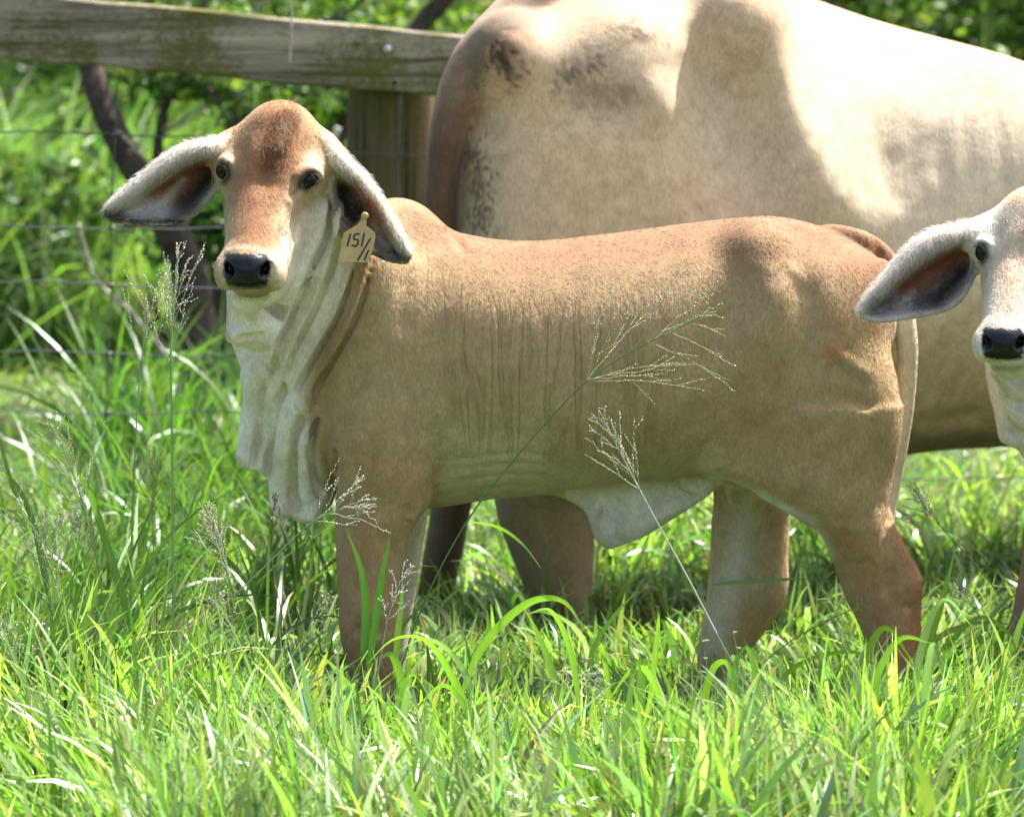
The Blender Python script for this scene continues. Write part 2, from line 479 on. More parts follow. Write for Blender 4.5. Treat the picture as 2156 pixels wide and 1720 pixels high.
    def crease(s, pts, r, deep=0.0, k=.008):
        Q = s.skin(pts, -deep)
        if Q is None: return
        n = len(Q); t = np.linspace(0, 1, n)
        rr = r * np.clip(np.minimum(t, 1 - t) * 5 + .15, 0, 1)
        for i in range(n - 1): s.cone(Q[i], Q[i + 1], rr[i], rr[i + 1], k, cut=True)
    def mesh(s, smooth=2):
        f = s.f; n = s.n
        ins = f < 0
        c = np.zeros(tuple(n - 1), dtype=np.int8)
        for dx in (0, 1):
            for dy in (0, 1):
                for dz in (0, 1):
                    c += ins[dx:n[0] - 1 + dx, dy:n[1] - 1 + dy, dz:n[2] - 1 + dz]
        act = (c > 0) & (c < 8)
        I = np.argwhere(act)
        idx = np.full(c.shape, -1, dtype=np.int32); idx[act] = np.arange(len(I))
        cor = [(a, b, d) for a in (0, 1) for b in (0, 1) for d in (0, 1)]
        val = np.stack([f[I[:, 0] + a, I[:, 1] + b, I[:, 2] + d] for a, b, d in cor], 1)
        acc = np.zeros((len(I), 3)); cnt = np.zeros(len(I))
        for i in range(8):
            for j in range(i + 1, 8):
                df = np.array(cor[j]) - np.array(cor[i])
                if np.abs(df).sum() != 1: continue
                a, b = val[:, i], val[:, j]
                m = (a < 0) != (b < 0)
                t = np.where(m, a / np.where(m, a - b, 1), 0)
                acc += np.where(m[:, None], np.array(cor[i]) + t[:, None] * df, 0); cnt += m
        V = s.lo + s.h * (I + acc / cnt[:, None])
        F = []
        for ax in range(3):
            b1, b2 = (ax + 1) % 3, (ax + 2) % 3
            sl0 = [slice(None)] * 3; sl1 = [slice(None)] * 3
            sl0[ax] = slice(0, n[ax] - 1); sl1[ax] = slice(1, n[ax])
            A = ins[tuple(sl0)]; B = ins[tuple(sl1)]
            E = np.argwhere(A != B)
            E = E[(E[:, b1] > 0) & (E[:, b2] > 0) & (E[:, b1] < n[b1] - 1) & (E[:, b2] < n[b2] - 1)]
            q = []
            for o1, o2 in ((0, 0), (-1, 0), (-1, -1), (0, -1)):
                G = E.copy(); G[:, b1] += o1; G[:, b2] += o2
                q.append(idx[G[:, 0], G[:, 1], G[:, 2]])
            q = np.stack(q, 1)
            fl = A[E[:, 0], E[:, 1], E[:, 2]]
            q[~fl] = q[~fl][:, ::-1]
            F.append(q)
        F = np.concatenate(F)
        F = F[(F >= 0).all(1)]
        e = np.concatenate([F[:, [0, 1]], F[:, [1, 2]], F[:, [2, 3]], F[:, [3, 0]]])
        nb = np.bincount(e[:, 0], minlength=len(V)) + np.bincount(e[:, 1], minlength=len(V))
        def lap(V):
            S = np.zeros_like(V)
            for a in range(3):
                S[:, a] = np.bincount(e[:, 0], V[e[:, 1], a], len(V)) + np.bincount(e[:, 1], V[e[:, 0], a], len(V))
            return S / np.maximum(nb, 1)[:, None] - V
        for _ in range(smooth):
            V = V + 0.5 * lap(V); V = V - 0.52 * lap(V)
        return V, F
def vnormals(V, F):
    d1 = V[F[:, 2]] - V[F[:, 0]]; d2 = V[F[:, 3]] - V[F[:, 1]]
    fn = np.cross(d1, d2); Nn = np.zeros_like(V)
    for a in range(3):
        for j in range(4): Nn[:, a] += np.bincount(F[:, j], fn[:, a], len(V))
    return Nn / (np.linalg.norm(Nn, axis=1, keepdims=True) + 1e-12)
def dist_poly(u, v, pts):
    pts = np.asarray(pts, dtype=float); best = np.full(u.shape, 1e9)
    if len(pts) == 1: return np.hypot(u - pts[0, 0], v - pts[0, 1])
    for a, b in zip(pts[:-1], pts[1:]):
        e = b - a; t = np.clip(((u - a[0]) * e[0] + (v - a[1]) * e[1]) / (e @ e + 1e-9), 0, 1)
        best = np.minimum(best, np.hypot(u - a[0] - t * e[0], v - a[1] - t * e[1]))
    return best
def in_poly(u, v, pts, soft):
    pts = np.asarray(pts, dtype=float); ins = np.zeros(u.shape, bool)
    for a, b in zip(pts, np.roll(pts, 1, axis=0)):
        c = ((a[1] > v) != (b[1] > v)) & (u < (b[0] - a[0]) * (v - a[1]) / (b[1] - a[1] + 1e-12) + a[0])
        ins ^= c
    d = dist_poly(u, v, np.vstack([pts, pts[:1]])) * np.where(ins, 1, -1)
    return np.clip(d / soft + 0.5, 0, 1)
def sstep(a, b, x):
    t = np.clip((x - a) / (b - a), 0, 1); return t * t * (3 - 2 * t)
class Paint:
    """Coat colours (the animal's own markings) per vertex."""
    def __init__(s, V, F, base):
        s.V = V; s.N = vnormals(V, F); s.u, s.v = UV(V)
        s.c = np.tile(np.array(base, dtype=float), (len(V), 1)); s.face = sstep(-0.25, 0.25, -s.N[:, 1] + 0.1)
        s.wet = np.zeros(len(V)); s.wrk = np.zeros(len(V))
        s.ns = RNG.standard_normal(len(V))
    def mix(s, m, col):
        m = np.clip(m, 0, 1)[:, None]; s.c = s.c * (1 - m) + np.array(col) * m
    def brush(s, pts, w, col, a=1.0, sel=1.0, nz=0.0):
        d = dist_poly(s.u, s.v, pts) + nz * s.ns
        s.mix(a * np.exp(-(d / w) ** 2) * sel, col)

def ear_sheet(up, lo, Yr, Yt, deep, roll=0.02, ns=120, nt=60):
    U = catmull(up, ns); Lw = catmull(lo, ns)
    t = np.linspace(0, 1, nt)
    pts = []; par = []
    for i in range(ns):
        a = i / (ns - 1)
        Yc = Yr + (Yt - Yr) * a
        k = deep * (math.sin(math.pi * min(1, a * 0.95 + 0.06)) ** 0.6) * (1 - 0.35 * a)
        for tt in t:
            u = U[i, 0] * (1 - tt) + Lw[i, 0] * tt; v = U[i, 1] * (1 - tt) + Lw[i, 1] * tt
            prof = math.sin(math.pi * min(1, max(0, (tt - .22) / .78))) ** 0.8
            y = Yc + k * prof - roll * math.exp(-((tt - .15) / 0.12) ** 2) * (1 - 0.75 * a) * min(1, a * 6)
            pts.append(W(u, v, y)); par.append((a, tt))
    return np.array(pts), np.array(par)
def put_ear(fd, sheet, th=0.0062, k=0.016):
    kd = kdtree.KDTree(len(sheet))
    for i, p in enumerate(sheet): kd.insert(p, i)
    kd.balance()
    lo, hi = sheet.min(0), sheet.max(0)
    def fn(X, Y, Z):
        sh = (X.shape[0], Y.shape[1], Z.shape[2])
        out = np.full(sh, 0.05)
        P = np.stack([np.broadcast_to(X, sh), np.broadcast_to(Y, sh), np.broadcast_to(Z, sh)], -1).reshape(-1, 3)
        o = out.ravel()
        cs = sheet[::37]
        near = np.full(len(P), 1e9)
        for c in cs: near = np.minimum(near, ((P - c) ** 2).sum(1))
        for i in np.flatnonzero(near < 0.045 ** 2):
            o[i] = kd.find(P[i])[2]
        return o.reshape(sh) - th
    fd.put(fn, lo - th, hi + th, k)

# ------------------------------------------------------------------ a Brahman calf's head, as drawn for the standing calf
def head(fd, T, sc, dY=0.0):
    """T maps the drawing of the first head to another place; sc scales sizes."""
    def P(u, v, y): a, b = T(u, v); return W(a, b, y * sc + dY)
    q = 0.9063e-3 * sc * 0.965
    E = fd.ell; C = fd.cone
    E(P(586, 345, -.195), (104 * q, .098 * sc, 104 * q), .02)                    # cranium
    E(P(590, 270, -.20), (61 * q, .060 * sc, 59 * q), .035)                      # poll dome
    C(P(562, 284, -.20), P(470, 314, -.20), .032 * sc, .020 * sc, .035); C(P(618, 284, -.20), P(694, 326, -.20), .034 * sc, .022 * sc, .035)
    C(P(572, 385, -.232), P(530, 540, -.365), .076 * sc, .050 * sc, .04 * sc)    # nasal bridge
    C(P(578, 425, -.175), P(545, 545, -.30), .097 * sc, .060 * sc, .03 * sc)     # cheeks
    E(P(480, 352, -.225), (.026 * sc, .034 * sc, .036 * sc), .03)                # brow above either eye
    E(P(652, 362, -.235), (.030 * sc, .034 * sc, .034 * sc), .03)
    E(P(528, 562, -.375), (70 * q, .058 * sc, 46 * q), .02)                      # muzzle
    E(P(474, 580, -.380), (20 * q, .035 * sc, 30 * q), .02)
    E(P(582, 580, -.380), (19 * q, .035 * sc, 31 * q), .02)
    E(P(519, 570, -.415), (50 * q, .026 * sc, 36 * q), .012)                     # nose pad
    E(P(532, 606, -.365), (40 * q, .048 * sc, 20 * q), .012)                     # chin
    C(P(540, 600, -.30), P(600, 520, -.16), .045 * sc, .075 * sc, .03)           # lower jaw
    def ln(pts, w, a): fd.line([T(*p) for p in pts], w * sc, a * sc)
    def dt(u, v, w, a): fd.dot(*T(u, v), w * sc, a * sc)
    for n in ([(478, 560), (480, 575), (488, 585)], [(560, 560), (560, 574), (551, 586)]):
        ln(n, .0105, -.024)                                                       # nostrils
    for nu, ro in ((482, .45), (559, -.45)):
        a_, b_ = T(nu, 566); hq = fd.hit(a_, b_)
        if hq is not None: E(hq + np.array((0, -.002, 0)), (.0070 * sc, .020 * sc, .0125 * sc), .005, rot=ro, cut=True)
    ln([(470, 530), (500, 524), (530, 524), (562, 532)], .006, .003)
    ln([(478, 611), (500, 614), (530, 614), (560, 613), (585, 606)], .005, -.008) # mouth
    ln([(519, 545), (519, 600)], .004, -.0015)
    ln([(600, 250), (590, 300), (578, 330)], .012, .004)                          # crest of the forehead
    ln([(588, 296), (574, 335), (558, 375), (545, 420)], .013, -.0045)
    ln([(520, 290), (512, 330), (510, 350)], .008, -.003)
    ln([(600, 330), (592, 360), (590, 390)], .012, .003)
    ln([(634, 352), (625, 385), (612, 415), (606, 440)], .009, .004)              # cheek bone
    ln([(640, 395), (622, 405), (606, 420)], .008, -.004)
    dt(655, 330, .026, -.006); dt(500, 320, .02, -.004)
    dt(618, 470, .03, -.006); dt(590, 500, .02, -.004)
    ln([(628, 372), (640, 362), (655, 358), (670, 366)], .006, .007)              # eyelids
    ln([(628, 396), (644, 403), (664, 398)], .006, .004)
    fd.fold([T(*p) for p in ((624, 384), (632, 366), (650, 356), (668, 364), (674, 380))], .006 * sc, .000, .008)
    fd.fold([T(*p) for p in ((462, 346), (474, 338), (486, 352))], .0055 * sc, .000, .008)
    ln([(466, 385), (476, 385), (482, 376)], .006, .004)
def paint_head(pt, T, sc, rust, cream, amt, dark):
    B = lambda pts, w, col, a=1.0, **kw: pt.brush([T(*p) for p in pts], w * sc, col, a, **kw)
    hsel = pt.face * (pt.V[:, 1] < HEADY[0])
    B([(470, 400), (470, 520)], 20, cream, .8, sel=hsel); B([(684, 430), (620, 520)], 28, cream, .6, sel=hsel)
    B([(590, 225), (585, 290)], 62, rust, amt, sel=hsel); B([(560, 300), (545, 400)], 52, rust, amt, sel=hsel)
    B([(610, 300), (590, 400)], 46, rust, amt, sel=hsel)
    B([(555, 400), (535, 505)], 46, rust, amt, sel=hsel); B([(535, 490), (522, 512)], 34, rust, amt * .6, sel=hsel); B([(530, 330), (520, 420)], 34, rust, amt * .8, sel=hsel)
    B([(602, 262), (590, 296)], 9, cream, .30, sel=hsel, nz=3)
    B([(660, 330), (672, 350)], 16, cream, .8, sel=hsel); B([(482, 330), (478, 350)], 12, cream, .8, sel=hsel)
    B([(625, 405), (605, 440), (590, 480)], 20, tuple(np.array(cream) * .85), .5, sel=hsel)
    B([(468, 560), (470, 600)], 14, cream, .8, sel=hsel); B([(585, 545), (588, 600)], 18, cream, .8, sel=hsel)
    B([(470, 530), (520, 522), (575, 534)], 7, cream, .6, sel=hsel)
    B([(500, 623), (560, 623)], 9, (0.20, 0.19, 0.06), .55, sel=hsel)
    u, v = pt.u, pt.v
    m = in_poly(u + 1.2 * pt.ns, v + 1.0 * pt.ns, [T(*p) for p in ((474, 536), (490, 532), (519, 534), (545, 533), (562, 535), (569, 552), (568, 580), (562, 603), (545, 608), (500, 608), (478, 602), (471, 580), (470, 555))], 5)
    m = m * (pt.V[:, 1] < HEADY[0]) * (pt.N[:, 1] < 0.3)
    pt.mix(m, (0.008, 0.008, 0.011)); pt.wet = np.maximum(pt.wet, m)
    # eye rims
    B([(630, 392), (640, 366), (660, 364), (662, 386), (644, 398), (630, 392)], 7.5, (0.02, 0.015, 0.013), .97, sel=hsel)
    B([(466, 345), (478, 345), (482, 372), (472, 384)], 8, (0.02, 0.015, 0.013), .95, sel=hsel)
    B([(630, 394), (618, 408)], 5, (0.10, 0.07, 0.05), .6, sel=hsel)
HEADY = [-.12]
def eye(parent, c, r, flat=(1.0, .62, .92), slant=0.0):
    n = 18; m = 12
    V = []
    for i in range(m + 1):
        th = math.pi * i / m
        for j in range(n):
            ph = 2 * math.pi * j / n
            x, y, z = math.sin(th) * math.cos(ph) * flat[0], math.sin(th) * math.sin(ph) * flat[1], math.cos(th) * flat[2]
            V.append((x * math.cos(slant) - z * math.sin(slant), y, x * math.sin(slant) + z * math.cos(slant)))
    F = [(i * n + j, (i + 1) * n + j, (i + 1) * n + (j + 1) % n, i * n + (j + 1) % n) for i in range(m) for j in range(n)]
    return mesh_np('eye', np.array(V) * r + np.asarray(c), F, M_EYE, parent)
M_HAIR = None
def coat(parent, V, F, col, n, L, rad, mask, lift=.28, flow=(.55, 0, -.8), jit=.25, name='coat_hair'):
    """Short guard hairs rooted on the hide, lying along its slope."""
    N_ = vnormals(V, F)
    a = V[F]; ar = np.linalg.norm(np.cross(a[:, 2] - a[:, 0], a[:, 3] - a[:, 1]), axis=1) * mask[F].mean(1)
    f = RNG.choice(len(F), n, p=ar / ar.sum())
    w = RNG.dirichlet((1, 1, 1, 1), n)[:, :, None]
    P = (a[f] * w).sum(1); Nn = (N_[F[f]] * w).sum(1); C = (col[F[f]] * w).sum(1)
    fl = np.asarray(flow) if np.ndim(flow) == 2 else np.tile(np.asarray(flow, dtype=float), (n, 1))
    T = fl - Nn * (fl * Nn).sum(1, keepdims=True) + RNG.normal(0, jit, (n, 3))
    T = T - Nn * (T * Nn).sum(1, keepdims=True); T /= np.linalg.norm(T, axis=1, keepdims=True) + 1e-9
    l = (L * np.exp(RNG.normal(0, .25, n)))[:, None]
    q = np.stack([P - Nn * .0006, P + (T * .5 + Nn * lift * .75) * l, P + (T + Nn * lift * .8) * l], 1) - np.array(parent.location)
    hc = bpy.data.hair_curves.new(name)
    hc.add_curves([3] * n)
    hc.attributes['position'].data.foreach_set('vector', q.astype(np.float32).ravel())
    r_ = hc.attributes.get('radius') or hc.attributes.new('radius', 'FLOAT', 'POINT')
    r_.data.foreach_set('value', np.tile(np.array((rad, rad * .8, rad * .25), dtype=np.float32), n))
    t_ = hc.attributes.new('tint', 'FLOAT_COLOR', 'CURVE')
    c4 = np.ones((n, 4), dtype=np.float32); c4[:, :3] = np.clip(C * np.exp(RNG.normal(.03, .11, (n, 1))), 0, 1)
    t_.data.foreach_set('color', c4.ravel())
    hc.materials.append(M_COAT)
    return link(bpy.data.objects.new(name, hc), parent)
M_COAT, _nt, _p, _o = new_mat('coat_hair')
_a = N(_nt, 'ShaderNodeAttribute', attribute_name='tint'); _nt.links.new(_a.outputs['Color'], _p.inputs['Base Color'])
_p.inputs['Roughness'].default_value = 0.6; _p.inputs['Specular IOR Level'].default_value = 0.3
def lashes(parent, pts, out, n=9, L=.016):
    mb = MB()
    P = catmull(pts, n)
    for i, p in enumerate(P):
        d = np.asarray(out) + RNG.normal(0, .15, 3); d = d / np.linalg.norm(d)
        q = np.array([p, p + d * L * .6 + (0, 0, .001), p + d * L])
        V, F = tube(q, [.0008, .0006, .0002], 4, closed_end=False); mb.add(V, F)
    return mb.build('eyelash', M_LASH, parent)

RUST = (0.44, 0.20, 0.085)
TAN = (0.40, 0.275, 0.165)
CREAM = (0.60, 0.50, 0.36)
PALE = (0.56, 0.51, 0.42)

# ------------------------------------------------------------------ the standing calf
def build_calf():
    fd = Field((-.84, -.52, -.03), (.86, .30, 1.19), .0043)
    E, C = fd.ell, fd.cone
    fd.loft_x([(672, 560, 960, .07), (700, 520, 1010, .11), (760, 485, 1055, .155), (830, 470, 1072, .175), (900, 474, 1070, .185),
               (980, 494, 1058, .195), (1050, 507, 1046, .205), (1150, 508, 1040, .215), (1250, 496, 1030, .218), (1350, 484, 1015, .215),
               (1450, 470, 1000, .205), (1550, 459, 985, .19), (1625, 453, 985, .178), (1700, 467, 960, .165), (1780, 494, 900, .145),
               (1840, 530, 820, .115), (1880, 590, 720, .05)], .03)
    E(W(838, 506, 0), (.088, .075, .080), .035, rot=-.2)                                     # hump
    # shoulder, rib and quarter masses
    E(W(800, 770, -.105), (.105, .085, .215), .06, rot=.12)
    E(W(800, 930, -.125), (.085, .075, .12), .05)
    E(W(1720, 770, -.085), (.135, .095, .20), .06, rot=.15)
    E(W(1590, 520, -.085), (.05, .06, .045), .05)                                            # hook bone
    E(W(1800, 640, -.075), (.055, .05, .075), .05)
    E(W(1843, 585, -.055), (.035, .035, .04), .03)                                           # pin bone
    E(W(1590, 660, -.12), (.06, .06, .10), .06)
    E(W(1780, 880, -.10), (.10, .085, .14), .05)
    # neck, turned towards the viewer
    C(W(770, 640, -.02), W(640, 420, -.13), .135, .085, .05)
    E(W(622, 560, -.10), (.105, .085, .16), .04)
    E(W(625, 690, -.055), (.110, .085, .14), .04)
    E(W(650, 830, -.02), (.105, .10, .17), .05)
    fd.slab([(482, 600), (478, 690), (500, 735), (515, 765), (521, 800), (514, 850), (506, 900), (503, 950), (514, 978), (544, 990),
             (565, 1008), (573, 1055), (598, 1084), (632, 1100), (662, 1098), (700, 1060), (740, 900), (700, 640), (600, 560)], -.015, .030, .03, .018,
            bend=lambda x, z: -.012 * np.sin((x + .35) * 60 + z * 8) - .02 * sstep(.75, .95, z))
    fd.slab([(478, 600), (479, 690), (490, 720), (535, 735), (574, 736), (600, 690), (660, 560), (640, 540), (520, 590)], -.135, .030, .03, .014)
    zr = W(600, 560, 0)[2]
    fd.slab([(484, 612), (522, 622), (545, 650), (556, 690), (530, 704), (486, 714), (480, 690)], -.244, .017, .008, .008, bend=lambda x, z: .22 * (zr - z))
    # legs
    fd.loft_z([(940, 722, 905, .085, -.10), (1000, 712, 914, .08, -.11), (1060, 708, 905, .07, -.115), (1095, 706, 880, .064, -.12), (1130, 707, 858, .06, -.12),
               (1200, 709, 849, .056, -.12), (1290, 714, 845, .054, -.12), (1340, 716, 842, .052, -.12), (1390, 728, 830, .044, -.12), (1440, 738, 822, .036, -.12), (1492, 728, 835, .045, -.13)], .03)
    fd.loft_z([(980, 800, 915, .07, .08), (1050, 798, 905, .06, .08), (1110, 795, 896, .052, .08), (1200, 795, 882, .046, .08), (1300, 790, 866, .045, .08),
               (1360, 785, 858, .042, .08), (1420, 790, 850, .034, .08), (1475, 786, 858, .042, .07)], .02)
    fd.loft_z([(860, 1610, 1893, .10, -.09), (940, 1600, 1888, .098, -.095), (1010, 1610, 1880, .092, -.10), (1060, 1655, 1872, .084, -.105), (1110, 1722, 1886, .072, -.11),
               (1160, 1746, 1912, .060, -.11), (1205, 1762, 1938, .052, -.11), (1240, 1775, 1942, .050, -.11), (1280, 1793, 1939, .046, -.11), (1330, 1815, 1939, .043, -.11),
               (1400, 1834, 1932, .040, -.11), (1450, 1838, 1930, .042, -.11), (1490, 1822, 1935, .048, -.115)], .03)
    fd.loft_z([(960, 1500, 1720, .08, .10), (1060, 1503, 1668, .062, .12), (1100, 1498, 1663, .058, .12), (1160, 1496, 1660, .054, .12), (1230, 1490, 1661, .050, .12),
               (1260, 1487, 1655, .048, .12), (1290, 1482, 1640, .046, .12), (1340, 1472, 1602, .042, .12), (1380, 1468, 1566, .040, .12), (1420, 1468, 1545, .038, .12), (1470, 1462, 1550, .042, .12)], .02)
    # navel flap, flank skin
    fd.slab([(1180, 1030), (1228, 1072), (1252, 1105), (1264, 1142), (1276, 1156), (1300, 1150), (1370, 1120), (1430, 1085), (1482, 1048), (1520, 1012), (1450, 985), (1250, 985)], 0, .022, .035, .014,
            bend=lambda x, z: .012 * np.sin(x * 45))
    fd.slab([(1480, 985), (1545, 1012), (1640, 1056), (1700, 1090), (1760, 1060), (1700, 900), (1540, 900)], -.085, .05, .05, .03)
    fd.fold([(1262, 1065), (1270, 1105), (1284, 1142)], .017, -.006); fd.fold([(1290, 1120), (1360, 1096), (1440, 1050)], .016, -.010)
    fd.crease([(1256, 1062), (1254, 1090)], .008, .003); fd.fold([(1440, 1010), (1480, 1030)], .012, -.004)
    # tail
    tp = [(1745, 486), (1815, 512), (1862, 552), (1890, 615), (1906, 690), (1911, 760), (1906, 850), (1896, 930), (1883, 1010), (1873, 1070), (1872, 1120)]
    tr = np.array([14, 22, 24, 22, 20, 18, 16, 14, 12, 9, 5]) * .9e-3
    tw = catmull([W(a, b, .0 + .012 * i / 10) for i, (a, b) in enumerate(tp)], 40)
    fd.chain(tw, np.interp(np.linspace(0, 10, 40), range(11), tr), .012)
    I = lambda u, v: (u, v)
    head(fd, I, 1.0)
    eL = ([(474, 292), (440, 297), (400, 303), (360, 322), (310, 360), (265, 398), (236, 425), (223, 447)],
          [(462, 370), (452, 395), (430, 428), (404, 452), (370, 466), (320, 469), (262, 466), (228, 460)])
    eR = ([(688, 296), (722, 328), (760, 362), (790, 400), (813, 440), (836, 480), (854, 515), (862, 536)],
          [(696, 380), (703, 430), (716, 462), (734, 488), (764, 512), (794, 534), (822, 546), (854, 551)])
    sL, pL = ear_sheet(*eL, -.225, -.235, .070, .03)
    sR, pR = ear_sheet(*eR, -.225, -.250, .075, .03)
    put_ear(fd, sL); put_ear(fd, sR)
    C(W(480, 318, -.195), W(455, 322, -.205), .030, .020, .03); C(W(680, 325, -.195), W(706, 340, -.205), .034, .022, .03)
    ln = fd.line
    fo, cr = fd.fold, fd.crease
    # loose skin under the jaw
    fo([(500, 625), (518, 640), (535, 662), (552, 688)], .013, -.002)
    fo([(552, 688), (530, 698), (505, 701), (484, 712)], .013, -.004)
    cr([(556, 704), (530, 712), (500, 716)], .006, .003)
    # hanging folds of the neck: rounded lips and the dark creases behind them
    fd.shingle([[(560, 400), (560, 520), (558, 600), (540, 690), (515, 760)],
                [(692, 400), (688, 450), (678, 503), (642, 576), (606, 667), (576, 730), (566, 790)],
                [(722, 430), (709, 500), (691, 562), (658, 645), (631, 697), (601, 768), (588, 830)],
                [(752, 520), (720, 624), (696, 680), (662, 738), (634, 788), (613, 835), (606, 900)],
                [(780, 540), (752, 640), (726, 704), (694, 758), (662, 812), (650, 860), (650, 930)]],
               (.030, .027, .028, .018), W(500, 900, 0) * np.array((1, 0, 1)) + (0, -.40, 0), W(800, 400, 0) * np.array((1, 0, 1)) + (0, .02, 0), (410, 470, 760, 850))
    for e, r in (([(699, 430), (695, 452), (685, 505), (649, 578), (613, 669), (583, 734)], .0065), ([(729, 440), (716, 502), (698, 564), (665, 647), (638, 699), (608, 770)], .0068),
                 ([(759, 530), (727, 626), (703, 682), (669, 740), (641, 790), (620, 838)], .0072), ([(787, 550), (759, 642), (733, 706), (701, 760), (669, 814), (657, 862)], .006)):
        cr(e, r, .003, .003)
    cr([(572, 742), (545, 746), (510, 740), (496, 734)], .008, .004, .005)
    fo([(646, 830), (634, 870), (640, 920), (650, 960)], .012, -.004)
    # dewlap pleats
    fo([(536, 770), (534, 841), (528, 895), (520, 955), (530, 978)], .016, -.003)
    cr([(566, 790), (562, 861), (550, 935), (530, 985)], .015, .004)
    fo([(584, 780), (572, 860), (562, 935), (548, 985)], .011, -.003)
    cr([(602, 800), (590, 880), (576, 950), (564, 1005)], .014, .006)
    fo([(616, 830), (604, 900), (594, 980), (590, 1060), (600, 1078)], .014, -.003)
    cr([(634, 870), (628, 942), (624, 1030), (626, 1080)], .013, .006)
    fo([(648, 900), (646, 980), (648, 1060)], .012, -.004)
    cr([(672, 880), (658, 945), (666, 1000), (672, 1050)], .012, .006)
    fo([(690, 890), (676, 950), (684, 1015)], .010, -.004)
    cr([(708, 950), (706, 985), (709, 1035)], .010, .005)
    # shoulder, elbow, barrel
    ln([(928, 900), (925, 950), (922, 990), (914, 1050)], .010, -.011)
    ln([(862, 1060), (858, 1085), (858, 1120)], .010, -.010)
    ln([(890, 1060), (872, 1085), (862, 1100)], .010, .008)
    ln([(935, 660), (930, 740), (936, 820), (940, 880)], .012, -.006)
    ln([(860, 560), (850, 640), (845, 720)], .02, -.005)
    for u0, t0, dx, b0 in ((968, 670, 8, 860), (1010, 690, -10, 820), (1052, 650, 12, 800), (1094, 720, 6, 900), (1150, 660, -8, 780), (1204, 700, 10, 840), (1262, 690, -12, 800)):
        ln([(u0, t0), (u0 + dx * .3, t0 * .6 + b0 * .4), (u0 + dx, b0)], .0065, -.0026)
    ln([(930, 480), (955, 500), (985, 540)], .010, -.006); ln([(905, 455), (935, 490), (950, 520)], .009, .003)
    # hind quarter
    ln([(1640, 560), (1690, 620), (1700, 720), (1690, 800)], .03, -.010)
    ln([(1600, 560), (1560, 640), (1500, 720), (1460, 800)], .035, -.012)
    ln([(1690, 560), (1650, 600), (1600, 640)], .028, .008)
    ln([(1735, 700), (1760, 740), (1800, 770), (1850, 800)], .012, .0035)
    ln([(1740, 755), (1775, 785), (1830, 820)], .010, -.0035)
    ln([(1760, 820), (1800, 845), (1850, 860)], .014, -.005)
    ln([(1700, 850), (1712, 900), (1730, 960)], .030, .006)
    ln([(1430, 1006), (1480, 1002), (1530, 1006)], .008, -.008)
    ln([(1500, 1004), (1570, 1030), (1650, 1068), (1705, 1095)], .010, .006)
    ln([(1874, 1060), (1868, 1110), (1866, 1180), (1870, 1230), (1888, 1290)], .011, -.012)
    ln([(1895, 1275), (1925, 1280)], .008, -.005); ln([(1930, 1215), (1938, 1240)], .012, .004)
    ln([(1840, 500), (1852, 540), (1868, 590)], .008, -.008)
    for v0 in (940, 962, 985, 1010): ln([(930, v0 + 30), (1010, v0 + 22), (1090, v0 + 14), (1160, v0 + 18)], .007, -.003)
    fd.dot(775, 1285, .030, .007); fd.dot(1925, 1235, .022, .006); fd.dot(1790, 1262, .025, .004); ln([(735, 1320), (775, 1330), (820, 1322)], .012, -.004); ln([(830, 1130), (828, 1200), (822, 1270)], .010, -.005)
    for v0 in (1090, 1125, 1180): ln([(1750, v0), (1800, v0 + 6), (1845, v0 + 2)], .010, -.0025)
    ln([(1520, 1260), (1560, 1235), (1600, 1262)], .016, .004)
    V, F = fd.mesh()
    pt = Paint(V, F, TAN)
    u, v = pt.u, pt.v; x, z = V[:, 0], V[:, 2]
    body = (u > 640)
    # back line rust, lower side paler, legs rust
    top = np.interp(u, [700, 850, 950, 1050, 1200, 1400, 1600, 1750, 1880], [440, 420, 485, 507, 505, 477, 453, 485, 570])
    pt.mix(.92 * np.exp(-((v - top) / 66) ** 2) * sstep(830, 900, u) * (v < top + 200), (0.160, 0.068, 0.026))
    pt.mix(.75 * np.exp(-((v - top) / 125) ** 2) * sstep(740, 830, u) * (v < top + 330), (0.19, 0.100, 0.050))
    pt.mix(.65 * np.exp(-(np.hypot(u - 850, (v - 460) * 1.0) / 60) ** 2), (0.29, 0.175, 0.10))
    pt.brush([(800, 620), (860, 900)], 90, (0.42, 0.31, 0.20), .4, sel=body)
    pt.brush([(780, 960), (850, 1020)], 60, (0.42, 0.23, 0.12), .55, sel=body)
    pt.brush([(770, 1120), (770, 1400)], 55, (0.40, 0.225, 0.12), .8, sel=pt.V[:, 1] < .03)
    pt.brush([(980, 960), (1100, 980)], 60, CREAM, .55, sel=body)
    pt.brush([(1600, 900), (1800, 1000)], 110, (0.40, 0.25, 0.14), .5)
    pt.brush([(1700, 480), (1850, 560)], 40, (0.20, 0.085, 0.035), .6)
    pt.brush([(1750, 740)], 26, (0.42, 0.15, 0.06), .7); pt.brush([(1640, 765)], 20, (0.36, 0.15, 0.08), .45)
    pt.brush([(1800, 1150), (1880, 1300), (1890, 1450)], 60, (0.40, 0.215, 0.115), .8, sel=pt.V[:, 1] < .03)
    pt.brush([(1900, 1130), (1935, 1240), (1925, 1400)], 26, (0.40, 0.17, 0.08), .8, sel=pt.V[:, 1] < .03)
    low = sstep(940, 1030, v) * (u > 925) * (u < 1500) * (v < 1200)
    pt.mix(.6 * low, (0.50, 0.42, 0.31))
    pt.mix(sstep(1000, 1040, v) * (u > 1190) * (u < 1540) * (v < 1190) * (np.abs(V[:, 1]) < .07), (0.60, 0.56, 0.46))
    pt.brush([(1500, 1004), (1570, 1032), (1650, 1070), (1712, 1102), (1745, 1170)], 13, (0.62, 0.57, 0.47), .85)
    far = V[:, 1] > .03
